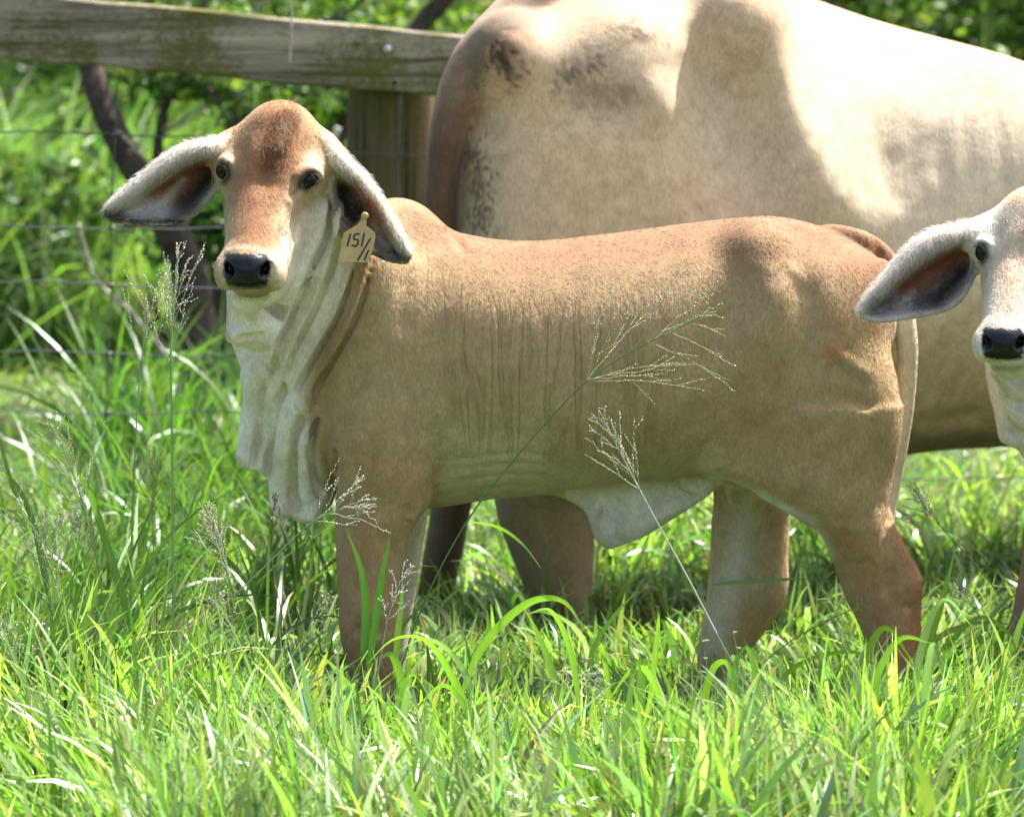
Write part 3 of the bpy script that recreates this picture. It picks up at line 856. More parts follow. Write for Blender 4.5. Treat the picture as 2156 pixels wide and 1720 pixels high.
    pt.mix(.85 * far * sstep(1030, 1070, v) * (u < 1000) * (u > 780), (0.56, 0.48, 0.38))
    pt.mix(.5 * far * (v > 1030) * (u > 1440) * (u < 1750), (0.46, 0.35, 0.24))
    pt.brush([(1560, 1080), (1550, 1180), (1510, 1280), (1490, 1350)], 38, (0.58, 0.52, 0.44), .7, sel=far)
    pt.mix(.75 * far * sstep(1230, 1340, v) * sstep(1520, 1590, u) * (u < 1680), (0.36, 0.19, 0.10))
    # pale neck and dewlap
    nk = in_poly(u, v, [(470, 590), (690, 420), (745, 520), (722, 630), (660, 750), (630, 840), (660, 960), (690, 1040), (680, 1110), (560, 1110), (480, 950)], 40) * (V[:, 1] > -.36)
    pt.mix(.95 * nk, (0.82, 0.76, 0.64))
    # tail pale below
    tl = np.minimum(1, 1.6 * np.exp(-(dist_poly(u, v, tp[3:]) / 26) ** 2)) * (V[:, 1] > -.06)
    pt.mix(.95 * tl * sstep(560, 680, v), (0.62, 0.56, 0.46))
    # ears
    kd = kdtree.KDTree(len(sL) + len(sR))
    both = np.vstack([sL, sR]); par = np.vstack([pL, pR])
    for i, p in enumerate(both): kd.insert(p, i)
    kd.balance()
    cand = np.flatnonzero((V[:, 1] < -.12) & ((u < 485) | (u > 672)) & (v < 570) & (v > 280) & ((u < 485) | (u < 870)))
    es = np.zeros(len(V)); et = np.zeros(len(V)); en = np.zeros(len(V)); er = np.zeros(len(V))
    for i in cand:
        co, j, d = kd.find(V[i])
        if d < .013: en[i] = 1; es[i], et[i] = par[j]; er[i] = j >= len(sL)
    inside = en * sstep(-.05, .35, -pt.N[:, 1])
    nse = .03 * pt.ns
    pt.mix(en * .9, (0.60, 0.54, 0.43))
    pt.mix(inside * sstep(.0, .2, es) * .7, (0.50, 0.46, 0.42))
    pt.brush([(440, 352), (400, 362), (350, 390), (325, 410)], 22, (0.24, 0.05, 0.018), .97, sel=inside, nz=2)
    pt.brush([(425, 372), (395, 400), (375, 425)], 18, (0.26, 0.065, 0.03), .9, sel=inside, nz=2)
    pt.brush([(385, 378), (350, 420)], 8, (0.62, 0.55, 0.50), .7, sel=inside, nz=3)
    pt.brush([(440, 375), (412, 408), (392, 432)], 24, (0.018, 0.012, 0.011), .98, sel=inside, nz=2)  # left ear hollow: dark skin plus shade painted in
    pt.brush([(400, 440), (370, 452)], 20, (0.10, 0.09, 0.085), .8, sel=inside, nz=3)
    pt.brush([(300, 440), (335, 440)], 22, (0.72, 0.69, 0.64), .8, sel=inside, nz=4)
    pt.brush([(225, 450), (240, 463), (300, 468), (380, 466)], 8, (0.012, 0.011, 0.012), .95, sel=en, nz=2)
    pt.brush([(228, 448), (250, 455)], 12, (0.03, 0.03, 0.03), .8, sel=en, nz=3)
    pt.brush([(745, 395), (775, 425), (790, 450)], 17, (0.27, 0.06, 0.02), .97, sel=inside, nz=2)
    pt.brush([(785, 440), (805, 475), (815, 500)], 14, (0.30, 0.10, 0.06), .9, sel=inside, nz=2)
    pt.brush([(720, 400), (730, 440), (745, 475)], 26, (0.018, 0.013, 0.011), .98, sel=inside, nz=2)  # right ear hollow: dark skin deepened by painted shade
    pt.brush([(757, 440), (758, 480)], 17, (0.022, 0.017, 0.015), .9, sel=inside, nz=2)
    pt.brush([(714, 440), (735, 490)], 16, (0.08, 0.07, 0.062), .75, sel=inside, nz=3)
    pt.brush([(790, 490), (810, 520)], 14, (0.52, 0.48, 0.44), .8, sel=inside, nz=3)
    pt.brush([(830, 530), (858, 545), (820, 547), (790, 535)], 13, (0.03, 0.032, 0.03), .92, sel=en, nz=3)
    rim = en * np.exp(-(et / .10) ** 2) * sstep(.1, .25, es)
    pt.mix(rim * .9 * (1 - sstep(.9, 1.0, es)), (0.66, 0.61, 0.52))
    HEADY[0] = -.12
    pt2sel = 1 - en
    keep = pt.c.copy()
    paint_head(pt, I, 1.0, (0.255, 0.115, 0.054), CREAM, .90, None)
    pt.c = np.where((en > .5)[:, None], keep, pt.c)
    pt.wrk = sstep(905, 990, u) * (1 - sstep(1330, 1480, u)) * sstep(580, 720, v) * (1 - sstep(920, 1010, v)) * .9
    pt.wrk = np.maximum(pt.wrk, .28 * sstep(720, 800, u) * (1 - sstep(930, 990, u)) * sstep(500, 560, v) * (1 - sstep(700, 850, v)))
    pt.mix(.03 * pt.ns * (pt.wet < .2), (0.2, 0.13, 0.08))
    wetm = pt.wet[:, None]
    lum = pt.c.mean(1, keepdims=True)
    dk = np.clip((lum - .30) / .25, 0, 1)
    pt.c = pt.c * (1.05 - .02 * dk) * (np.array((.965, .985, .865)) * (1 - dk) + np.array((.98, .99, 1.0)) * dk) * 1.06
    root = empty('calf', (.1, 0, 0))
    tag(root, 'tan calf with rust face, ear tag and pale dewlap standing side-on in the grass', 'calf', 'calves')
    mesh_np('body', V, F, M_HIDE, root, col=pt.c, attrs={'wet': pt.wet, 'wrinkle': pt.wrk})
    dry = (pt.wet < .3) * (V[:, 1] < .12) * 1.0
    dry = dry * (1 - .65 * (V[:, 1] < -.24) * (u < 700))
    dry = dry * (1 - .75 * sstep(.45, .8, pt.N[:, 2]) * (u > 800))
    coat(root, V, F, pt.c, 170000, .0055, .00022, dry * (1 - .6 * en) * (dist_poly(u, v, [(640, 386), (656, 374)]) > 22) * (np.hypot(u - 471, v - 360) > 22), .10, jit=.09)
    coat(root, V, F, pt.c * 1.05, 8000, .0095, .00018, en * np.exp(-((et - .12) / .16) ** 2) * (es > .06), .5, (-.1, -.2, -1.0), .4, 'ear_fringe')
    coat(root, V, F, pt.c, 5000, .012, .0002, np.exp(-(dist_poly(u, v, [(604, 250), (586, 300), (576, 330)]) / 16) ** 2) * (V[:, 1] < -.12) * (1 - en), .45, (0, -.3, -1), .4, 'forelock')
    hl = fd.hit(474, 363); hr = fd.hit(647, 381)
    if hl is not None: eye(root, W(469, 360, hl[1] + .0055), .0160, (.80, .62, 1.0), .1)
    if hr is not None:
        eye(root, W(648, 380, hr[1] + .0030), .0160, (1.0, .62, .88), .5)
        lashes(root, [W(650, 364, hr[1] - .004), W(661, 367, hr[1]), W(667, 376, hr[1] + .006)], (.7, -.4, -.15))
    return fd
CALF = build_calf()

# ------------------------------------------------------------------ the cow behind
def build_cow():
    def Yc(u): return .92 + (u - 990) * .00050
    fd = Field((-.35, .25, -.03), (2.95, 2.45, 1.72), .0105)
    E, C = fd.ell, fd.cone
    fd.loft_x([(u, a, b, h, Yc(u) + e) for u, a, b, h, e in (
        (962, 190, 820, .11, .07), (985, 130, 900, .17, .05), (1030, 85, 960, .225, .02), (1080, 45, 990, .26, 0), (1140, 5, 1010, .28, 0),
        (1250, -45, 1010, .29, 0), (1400, -70, 990, .30, 0), (1530, -72, 970, .31, 0), (1640, -30, 965, .33, 0), (1750, 12, 966, .36, 0), (1850, 46, 964, .385, 0),
        (2000, 92, 944, .40, 0), (2156, 134, 938, .39, 0), (2350, 165, 925, .36, 0), (2500, 175, 900, .32, 0), (2640, 200, 850, .27, 0), (2760, 260, 780, .16, 0))], .05)
    P = lambda u, v, dy: W(u, v, Yc(u) + dy)
    E(P(1075, 120, -.16), (.09, .10, .10), .07)               # pin bone
    E(P(1230, 430, -.14), (.24, .16, .36), .12)               # thigh
    E(P(1545, 40, -.20), (.09, .12, .085), .08, rot=.35)      # hook bone
    C(P(1545, 60, -.20), P(1700, 420, -.22), .07, .085, .17)
    C(P(1690, 400, -.225), P(1850, 620, -.27), .085, .09, .14)
    E(P(1400, 620, -.13), (.28, .16, .30), .12)
    E(P(2000, 430, -.185), (.42, .22, .33), .12)               # ribs
    E(P(1290, 120, -.19), (.13, .08, .11), .12)               # thurl
    E(P(2480, 420, -.10), (.25, .26, .40), .10)               # shoulder
    # neck and head, beyond the picture
    C(P(2560, 420, 0), P(2900, 330, .05), .26, .15, .10)
    C(P(2900, 320, .05), P(3060, 420, .07), .13, .12, .06); C(P(3060, 420, .07), P(3160, 610, .08), .11, .07, .05)
    E(P(2520, 180, 0), (.17, .10, .14), .06)
    # legs
    fd.loft_z([(900, 1040, 1420, .15, .78), (980, 1036, 1330, .13, .78), (1050, 1040, 1258, .10, .80), (1100, 1050, 1252, .085, .80), (1150, 1068, 1251, .08, .80), (1200, 1088, 1250, .075, .80),
               (1250, 1108, 1247, .07, .80), (1300, 1125, 1246, .06, .80), (1350, 1140, 1252, .055, .80), (1400, 1160, 1266, .055, .80), (1440, 1180, 1280, .06, .80)], .06)
    fd.loft_z([(820, 960, 1160, .12, 1.12), (960, 915, 1060, .10, 1.12), (1050, 908, 996, .08, 1.12), (1100, 903, 986, .075, 1.12), (1150, 894, 978, .07, 1.12), (1200, 886, 966, .06, 1.12),
               (1250, 879, 955, .055, 1.12), (1300, 875, 946, .05, 1.12), (1350, 870, 936, .05, 1.12), (1400, 866, 930, .055, 1.12)], .05)
    for u0, y0 in ((2430, 1.25), (2560, 1.70)):
        C(W(u0, 800, y0), W(u0 + 10, 1080, y0), .12, .06, .08); C(W(u0 + 10, 1080, y0), W(u0 + 6, 1330, y0), .06, .045, .02)
    # tail
    tp = [(1185, -40), (1135, -12), (1080, 32), (1030, 80), (990, 130), (962, 190), (944, 260), (932, 340), (925, 420), (922, 500), (924, 640), (926, 800)]
    tr = np.array([44, 43, 40, 37, 35, 33, 31, 28, 26, 24, 18, 14]) * 1.02e-3
    ty = np.array([.95, .90, .86, .83, .81, .80, .80, .80, .80, .81, .82, .83])
    tw = catmull([W(a, b, y) for (a, b), y in zip(tp, ty)], 44)
    fd.chain(tw, np.interp(np.linspace(0, 11, 44), range(12), tr), .015)
    ln = fd.line
    ln([(1480, 40), (1490, 180), (1550, 320), (1640, 480)], .12, -.012)
    ln([(1640, 120), (1720, 200), (1830, 330), (1900, 440)], .10, -.008)         # hollow of the flank
    ln([(1560, 30), (1620, 150), (1690, 300), (1760, 430), (1860, 520)], .05, .014)
    ln([(1130, 210), (1180, 260), (1230, 220), (1290, 190)], .045, -.010)
    ln([(1230, 210), (1290, 230), (1350, 240)], .05, -.016)
    ln([(1330, 160), (1390, 220), (1430, 250)], .05, .012)
    ln([(1780, 60), (1840, 100), (1900, 120)], .05, -.012)
    ln([(1880, 300), (1885, 380), (1880, 450)], .035, -.006); ln([(1960, 280), (1965, 380)], .03, -.004)
    ln([(1005, 120), (998, 250), (1000, 400)], .03, .008)
    ln([(1915, 905), (2000, 885), (2100, 870)], .03, -.012)
    for u0 in (1860, 1930, 1985, 2040, 2110): ln([(u0, 240), (u0 - 6, 330), (u0 + 4, 420)], .016, -.0028)
    V, F = fd.mesh(2)
    pt = Paint(V, F, (0.58, 0.49, 0.36))
    u, v = pt.u, pt.v
    top = np.interp(u, [1000, 1140, 1400, 1560, 1700, 1850, 2000, 2156, 2500], [100, 0, -70, -66, -10, 46, 93, 135, 180])
    pt.mix(.85 * np.exp(-((v - top) / 46) ** 2) * (v < top + 200) * (u > 1600), (0.42, 0.21, 0.105)); pt.mix(.6 * np.exp(-((v - top) / 60) ** 2) * (v < top + 200) * (u <= 1600), (0.50, 0.29, 0.17))
    pt.mix(.45 * np.exp(-((v - top) / 120) ** 2) * (v < top + 320), (0.55, 0.36, 0.24))
    pt.mix(.6 * sstep(1750, 2000, u) * (1 - sstep(500, 700, v)) * sstep(60, 140, v - top), (0.66, 0.60, 0.50))
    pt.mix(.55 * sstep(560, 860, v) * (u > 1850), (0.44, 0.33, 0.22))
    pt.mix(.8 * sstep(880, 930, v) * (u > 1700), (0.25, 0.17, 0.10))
    pt.brush([(1450, 420), (1650, 470)], 60, (0.55, 0.38, 0.29), .5)
    pt.brush([(1130, 300), (1350, 330)], 90, (0.55, 0.45, 0.28), .5)
    # dung and mud on the quarter
    rag = 9 * pt.ns
    pt.brush([(1045, 100), (1065, 130), (1078, 150)], 26, (0.03, 0.025, 0.012), .95, nz=10); pt.brush([(985, 150), (1000, 180)], 16, (0.05, 0.04, 0.025), .8, nz=8)
    pt.brush([(1000, 135), (1040, 120)], 18, (0.05, 0.042, 0.03), .7, nz=8)
    pt.brush([(1170, 168), (1215, 152), (1262, 138)], 13, (0.05, 0.04, 0.025), .8, nz=8); pt.brush([(1310, 90), (1360, 80), (1400, 95)], 9, (0.10, 0.075, 0.045), .6, nz=8); pt.brush([(1240, 110), (1290, 80)], 6, (0.12, 0.09, 0.06), .5, nz=6)
    pt.brush([(1215, 190), (1260, 205), (1310, 200)], 30, (0.20, 0.16, 0.11), .6, nz=12)
    pt.brush([(1290, 62), (1330, 60), (1350, 75)], 8, (0.08, 0.06, 0.04), .7, nz=6)
    pt.brush([(1390, 12), (1412, 2)], 7, (0.08, 0.06, 0.04), .7, nz=5)
    pt.brush([(1005, 330), (1010, 400), (1012, 480)], 18, (0.06, 0.045, 0.025), .8, nz=14)
    pt.brush([(1010, 200), (1012, 260)], 14, (0.25, 0.19, 0.11), .4, nz=10)
    sel = (np.abs(V[:, 1] - .81) < .09)
    td = np.exp(-(dist_poly(u, v, tp[:10]) / 38) ** 2) * (pt.N[:, 1] < .5) * sel
    pt.mix(.95 * np.minimum(1, td * 1.6), (0.21, 0.16, 0.115)); pt.mix(.9 * np.minimum(1, td * 1.6) * sstep(160, 330, v), (0.10, 0.066, 0.045))
    pt.brush([(975, 230), (978, 330), (975, 480)], 15, (0.06, 0.035, 0.02), .9, sel=V[:, 1] > .84)  # rear strip between tail and thigh, its shade painted dark
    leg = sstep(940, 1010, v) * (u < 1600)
    pt.mix(.92 * leg, (0.20, 0.15, 0.10)); pt.mix(.9 * leg * (u < 1020), (0.085, 0.055, 0.035))  # hind legs coloured dark for the shade there, far one darkest
    pt.mix(.05 * pt.ns, (0.2, 0.13, 0.08))
    pt.c = pt.c * np.array((.93, .91, .83))
    root = empty('cow', (1.2, 1.1, 0))
    tag(root, 'large cream cow with mud-smeared rump standing behind the calves', 'cow')
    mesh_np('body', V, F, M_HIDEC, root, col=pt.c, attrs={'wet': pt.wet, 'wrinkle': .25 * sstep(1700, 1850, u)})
    for a in (-1, 1): eye(root, W(3085, 400, Yc(3085) + .07 + a * .10), .022)
build_cow()

# ------------------------------------------------------------------ the second calf, mostly beyond the right edge
def build_calf2():
    fd = Field((.60, -.52, -.03), (1.98, .40, 1.05), .0052)
    E, C = fd.ell, fd.cone
    T = lambda u, v: (2055 + (u - 458) * .93, 398 + (v - 218) * .925)
    C(W(2260, 780, .05), W(2180, 560, -.10), .16, .095, .06)
    E(W(2190, 760, -.03), (.095, .09, .17), .05)
    C(W(2330, 780, .06), W(2560, 740, .12), .20, .22, .06); C(W(2560, 740, .12), W(2960, 730, .16), .22, .20, .05)
    E(W(2330, 545, .06), (.09, .06, .07), .05)
    fd.slab([(2118, 770), (2104, 820), (2101, 880), (2104, 925), (2122, 936), (2150, 942), (2190, 1010), (2240, 1040), (2270, 900), (2220, 700), (2150, 700)], -.06, .032, .03, .015,
            bend=lambda x, z: -.01 * np.sin(x * 70))
    C(W(2290, 880, -.04), W(2218, 1130, -.02), .085, .055, .04); C(W(2218, 1130, -.02), W(2172, 1330, .0), .052, .042, .02); C(W(2172, 1330, .0), W(2160, 1470, .0), .036, .045, .02)
    C(W(2330, 900, .17), W(2340, 1130, .17), .085, .055, .04); C(W(2340, 1130, .17), W(2336, 1440, .17), .050, .042, .02)
    for y0 in (.06, .24):
        C(W(2960, 800, y0), W(2970, 1050, y0), .13, .065, .05); C(W(2970, 1050, y0), W(3030, 1170, y0), .06, .05, .02); C(W(3030, 1170, y0), W(3000, 1430, y0), .048, .04, .02)
    C(W(3150, 640, .17), W(3170, 1000, .17), .02, .012, .01)
    C(W(3060, 570, .16), W(3150, 640, .17), .06, .022, .03)
    head(fd, T, .93, -.06)
    eL = ([(2058, 470), (2012, 476), (1965, 487), (1922, 512), (1882, 556), (1846, 600), (1822, 632), (1813, 654)],
          [(2062, 535), (2048, 580), (2026, 624), (1992, 650), (1940, 662), (1880, 671), (1845, 674), (1820, 668)])
    s1, p1 = ear_sheet(*eL, -.26, -.30, .065, .03)
    put_ear(fd, s1)
    eR = [[(4490 - a, b) for a, b in q] for q in eL]
    s2, p2 = ear_sheet(*eR, -.26, -.30, .06, .03)
    put_ear(fd, s2)
    a_, b_ = T(480, 322)
    C(W(a_, b_, -.24), W(a_ - 28, b_ + 4, -.25), .030, .022, .03)
    C(W(2290, b_, -.24), W(2420, b_ + 6, -.25), .030, .022, .03)
    for f_ in ([(2108, 790), (2118, 830), (2140, 860), (2165, 880)], [(2150, 800), (2140, 850), (2165, 900)]): fd.fold(f_, .012, -.003)
    fd.crease([(2128, 800), (2134, 840), (2160, 866)], .008, .002)
    V, F = fd.mesh()
    pt = Paint(V, F, (0.55, 0.50, 0.42)); u, v = pt.u, pt.v
    hd = (V[:, 1] < -.16)
    pt.mix(.9 * (v < 960) * (u < 2420), (0.62, 0.58, 0.50))
    pt.brush([(2130, 415), (2160, 400)], 30, (0.50, 0.34, 0.19), .7)
    pt.mix(.85 * sstep(1000, 1120, v), (0.26, 0.18, 0.12))
    kd = kdtree.KDTree(len(s1) + len(s2)); par = np.vstack([p1, p2])
    for i, p in enumerate(np.vstack([s1, s2])): kd.insert(p, i)
    kd.balance()
    en = np.zeros(len(V)); es = np.zeros(len(V)); et = np.zeros(len(V))
    for i in np.flatnonzero((V[:, 1] < -.16) & ((u < 2068) | (u > 2420)) & (v < 700)):
        co, j, d = kd.find(V[i])
        if d < .013: en[i] = 1; es[i], et[i] = par[j]
    ins = en * sstep(-.05, .35, -pt.N[:, 1])
    pt.mix(en * .9, (0.62, 0.58, 0.50)); pt.mix(ins * sstep(0, .2, es) * .7, (0.48, 0.42, 0.38))
    pt.brush([(2040, 530), (1990, 545), (1930, 580), (1900, 605)], 24, (0.22, 0.05, 0.018), .97, sel=ins, nz=2)
    pt.brush([(2010, 560), (1970, 590), (1940, 610)], 20, (0.25, 0.07, 0.035), .85, sel=ins, nz=2)
    pt.brush([(2030, 570), (1995, 605), (1970, 630)], 25, (0.02, 0.016, 0.016), .98, sel=ins, nz=2)  # ear hollow: skin and its shade in one dark colour
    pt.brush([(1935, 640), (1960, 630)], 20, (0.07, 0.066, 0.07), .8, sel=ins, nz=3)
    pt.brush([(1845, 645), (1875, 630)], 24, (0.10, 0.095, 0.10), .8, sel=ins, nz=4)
    pt.mix(en * np.exp(-(et / .12) ** 2) * sstep(.1, .25, es) * .9, (0.68, 0.64, 0.57))
    keep = pt.c.copy()
    paint_head(pt, T, .93, (0.46, 0.34, 0.22), (0.60, 0.555, 0.46), .5, None)
    pt.c = np.where((en > .5)[:, None], keep, pt.c)
    pt.c = np.clip(pt.c * (1 + .16 * (pt.c.mean(1, keepdims=True) > .3)), 0, .85)
    root = empty('calf', (1.3, 0, 0))
    tag(root, 'pale grey calf at the right edge with one drooping ear over the tan calf', 'calf', 'calves')
    mesh_np('body', V, F, M_HIDE2, root, col=pt.c, attrs={'wet': pt.wet, 'wrinkle': 0 * pt.wet})
    coat(root, V, F, pt.c, 60000, .0055, .0002, (pt.wet < .3) * (u < 2300) * (V[:, 1] < .1) * (1 - .6 * en) * (np.hypot(u - T(471, 360)[0], v - T(471, 360)[1]) > 20), .16, jit=.13)
    coat(root, V, F, pt.c * 1.05, 6000, .011, .00018, en * np.exp(-((et - .12) / .16) ** 2) * (es > .06) * (u < 2100), .5, (-.1, -.2, -1.0), .4, 'ear_fringe')
    a_, b_ = T(472, 363); h = fd.hit(a_, b_)
    if h is not None: eye(root, h + np.array((0, .002, 0)), .0160, (.8, .62, 1.0), .1); lashes(root, [W(a_ - 6, b_ - 12, h[1]), W(a_ + 4, b_ - 14, h[1]), W(a_ + 10, b_ - 8, h[1])], (-.6, -.5, -.1))
    a_, b_ = T(647, 381); h = fd.hit(a_, b_)
    if h is not None: eye(root, h + np.array((0, .001, 0)), .0150, (1.0, .62, .88), .5)
build_calf2()

# ------------------------------------------------------------------ ear tag of the standing calf
def build_tag():
    Y = CALF.hit(752, 520); Yt = -.285
    root = empty('ear_tag', tuple(W(750, 470, Yt)))
    tag(root, 'pale yellow numbered ear tag hanging from the tan calf\'s ear', 'ear tag')
    mt = plain_mat('tag_plastic', (0.52, 0.36, 0.14), 0.5, var=0.12, scale=60)
    mi = plain_mat('tag_ink', (0.012, 0.012, 0.012), 0.6)
    out = [(712, 551), (718, 520), (724, 490), (731, 486), (752, 474), (758, 466), (764, 452), (772, 453), (772, 468), (771, 477), (788, 490), (791, 497), (785, 525), (775, 553), (744, 552)]
    Pf = np.array([W(a, b, Yt + .0 - (b - 450) * 1.2e-4) for a, b in out]); Pb = Pf + np.array((0, .0022, 0))
    mb = MB(); n = len(out)
    V = np.vstack([Pf, Pb, Pf.mean(0), Pb.mean(0)])
    F = []
    for i in range(n):
        j = (i + 1) % n
        F.append((i, i + n, j + n, j)); F.append((2 * n, i, j, j)); F.append((2 * n + 1, j + n, i + n, i + n))
    bm = bpy.data.meshes.new('tag_plate')
    bm.from_pydata([tuple(p - np.array(root.location)) for p in V], [], [tuple(dict.fromkeys(f)) for f in F]); bm.update(); bm.materials.append(mt)
    link(bpy.data.objects.new('tag_plate', bm), root)
    # pen strokes 151 / 1
    for st in ([(738, 493), (731, 519)], [(757, 493), (747, 494), (745, 504), (753, 505), (754, 513), (748, 519), (741, 516)], [(767, 491), (761, 519)],
               [(780, 502), (753, 549)], [(776, 527), (767, 548)]):
        mb = MB()
        st = catmull(st, 14) if len(st) > 2 else np.array(st, dtype=float)
        for a, b in zip(st[:-1], st[1:]):
            d = (b - a) / (np.linalg.norm(b - a) + 1e-9); nn = np.array((-d[1], d[0])) * 1.6
            q = [a - d * .5 + nn, b + d * .5 + nn, b + d * .5 - nn, a - d * .5 - nn]
            mb.add([W(x, y, Yt - (y - 450) * 1.2e-4 - .0008) for x, y in q], [(0, 1, 2, 3)])
        mb.build('numeral', mi, root, smooth=False)
    c = W(768, 455, Yt - .002)
    V, F = tube([c + (0, -.002, 0), c + (0, .004, 0)], .007, 10, closed_end=True)
    mesh_np('stud', V, F, mt, root)
build_tag()

# ------------------------------------------------------------------ ground
soil, snt, sp_, so_ = new_mat('pasture_ground')
tc = N(snt, 'ShaderNodeTexCoord')
n1 = N(snt, 'ShaderNodeTexNoise', Scale=7.0, Detail=8.0, Roughness=0.7); snt.links.new(tc.outputs['Object'], n1.inputs['Vector'])
snt.links.new(ramp(snt, n1.outputs[0], [(0.3, (0.02, 0.028, 0.008)), (0.55, (0.045, 0.065, 0.018)), (0.75, (0.10, 0.11, 0.045))]), sp_.inputs['Base Color'])
sp_.inputs['Roughness'].default_value = 1.0
bb = N(snt, 'ShaderNodeBump', Strength=1.0, Distance=0.05); snt.links.new(n1.outputs[0], bb.inputs['Height']); snt.links.new(bb.outputs[0], sp_.inputs['Normal'])
g = mesh_np('ground', [(-160, -40, 0), (160, -40, 0), (160, 260, 0), (-160, 260, 0)], [(0, 1, 2, 3)], soil)
tag(g, 'pasture soil under the grass', kind='structure')

# ------------------------------------------------------------------ fence: board, post, wire
def build_fence():
    YF = 2.2
    root = empty('wooden_fence', tuple(W(830, 1130, YF)))
    tag(root, 'weathered mossy wooden fence with one broad top rail bolted to a post', 'fence')
    # post: irregular old timber
    px = W(832, 400, YF + .12)[0]
    zt = W(850, 195, YF)[2] + .10
    n, s = 26, 28
    V = []
    ang = np.linspace(0, 2 * np.pi, s, endpoint=False)
    prof = .118 * (1 + .03 * np.sin(3 * ang + 1) + .02 * np.sin(7 * ang)) 
    for i in range(n):
        z = -.05 + (zt + .05) * i / (n - 1)
        r = prof * (1 + .006 * RNG.standard_normal(s)) * (1 - .03 * i / n)
        r = r * (1 - .10 * np.exp(-((ang - 4.95) / .07) ** 2)) * (1 - .07 * np.exp(-((ang - 4.35) / .05) ** 2)) * (1 - .06 * np.exp(-((ang - 5.5) / .05) ** 2))
        V += [(px + r[j] * math.cos(ang[j]) - .006 * z, YF + .155 + r[j] * math.sin(ang[j]), z) for j in range(s)]
    F = [(i * s + j, i * s + (j + 1) % s, (i + 1) * s + (j + 1) % s, (i + 1) * s + j) for i in range(n - 1) for j in range(s)]
    c0 = len(V); V.append((px, YF + .155, zt + .004))
    top = [((n - 1) * s + j, (n - 1) * s + j + 1, (n - 1) * s + (j + 2) % s, c0) for j in range(0, s, 2)]
    mesh_np('post', V, F + top, M_POST, root)
    # rail: a long board with eased edges and slight warp
    a_t, b_t = W(-60, -27, YF), W(985, 77, YF); a_b, b_b = W(-60, 117, YF), W(985, 209, YF)
    e_t = b_t + (b_t - a_t) * 3.1; e_b = b_b + (b_b - a_b) * 3.1
    s_t = a_t - (b_t - a_t) * 1.3; s_b = a_b - (b_b - a_b) * 1.3
    n = 60; th = .042; V = []
    for i in range(n):
        t = i / (n - 1)
        T, B = s_t * (1 - t) + e_t * t, s_b * (1 - t) + e_b * t
        wob = .004 * math.sin(t * 23) + .002 * RNG.standard_normal()
        T = T + (0, wob, .002 * RNG.standard_normal()); B = B + (0, wob, .002 * RNG.standard_normal())
        u_ = (T - B) / np.linalg.norm(T - B); e = .006
        y0, y1 = np.array((0, -.004, 0)), np.array((0, th, 0))
        V += [B + y0 + u_ * e, B + (0, e - .004, 0), B + y1, T + y1, T + (0, e - .004, 0), T + y0 - u_ * e]
    F = [(i * 6 + j, i * 6 + (j + 1) % 6, (i + 1) * 6 + (j + 1) % 6, (i + 1) * 6 + j) for i in range(n - 1) for j in range(6)]
    F += [(0, 1, 2, 5), (5, 2, 3, 4), ((n - 1) * 6, (n - 1) * 6 + 5, (n - 1) * 6 + 2, (n - 1) * 6 + 1), ((n - 1) * 6 + 5, (n - 1) * 6 + 4, (n - 1) * 6 + 3, (n - 1) * 6 + 2)]
    mesh_np('rail', V, F, M_RAIL, root, smooth=False)
    c = W(816, 104, YF)
    V, F = tube([c + (0, .002, 0), c + (0, -.008, 0), c + (0, -.013, 0), c + (0, -.015, 0)], [.0115, .0115, .009, .003], 12)
    mesh_np('bolt', V, F, M_BOLT, root)
    c = W(831, 174, YF)
    V, F = tube([c + (0, .001, 0), c + (0, -.0055, 0)], [.007, .005], 10)
    mesh_np('knot', V, F, plain_mat('dark_knot', (.02, .015, .01), .9), root)
    # further posts out of view, same timber
    post = bpy.data.objects['post']
    for dx in (-2.45, 2.45):
        p = post.copy(); COL.objects.link(p); p.parent = root; p.location.x += dx
build_fence()

def build_wire():
    YW = 2.17
    root = empty('wire_fence', (W(233, 700, YW)[0], YW, 0))
    tag(root, 'thin grey woven stock wire stretched below the wooden rail', 'wire fence')
    xs = np.linspace(-3.2, 4.2, 150)
    k = kk(YW)
    for v0, sag in ((283, 4), (480, 3), (600, 5), (745, 4), (868, 5), (985, 4)):
        pts = []
        ph = RNG.uniform(0, 6)
        for x in xs:
            u = 1078 + x / k
            v = v0 + sag * math.sin(u / 95 + ph) + .012 * (u - 230) + 1.2 * math.sin(u / 24 + ph * 2)
            if v0 == 283 and u > 700: v += 36 * sstep(560, 700, u)
            p = W(u, v, YW); pts.append((p[0], YW + .003 * math.sin(u / 15), p[2]))
        tube_obj('line_wire', pts, .0021, M_WIRE, root, 6)
    for u0, lean in ((-365, 4), (-67, -3), (236, -10), (533, 6), (841, -2), (1140, 3), (1440, 2)):
        pts = []
        for v in np.linspace(200 if u0 > 700 else 175, 1120, 40):
            p = W(u0 + lean * (v - 480) / 400 + 2.5 * math.sin(v / 60 + u0), v, YW); pts.append((p[0], YW - .004, p[2]))
        tube_obj('stay_wire', pts, .0022, M_WIRE, root, 6)
        for v0 in (283, 480, 600, 745, 868, 985):
            vv = v0 + (36 if v0 == 283 and u0 > 700 else 0) + .012 * (u0 - 230)
            c = W(u0 + lean * (vv - 480) / 400, vv, YW)
            tube_obj('knot_clip', [c + (-.006, -.004, -.003), c + (0, -.008, 0), c + (.006, -.004, .003)], .0034, M_WIRE, root, 6)
build_wire()
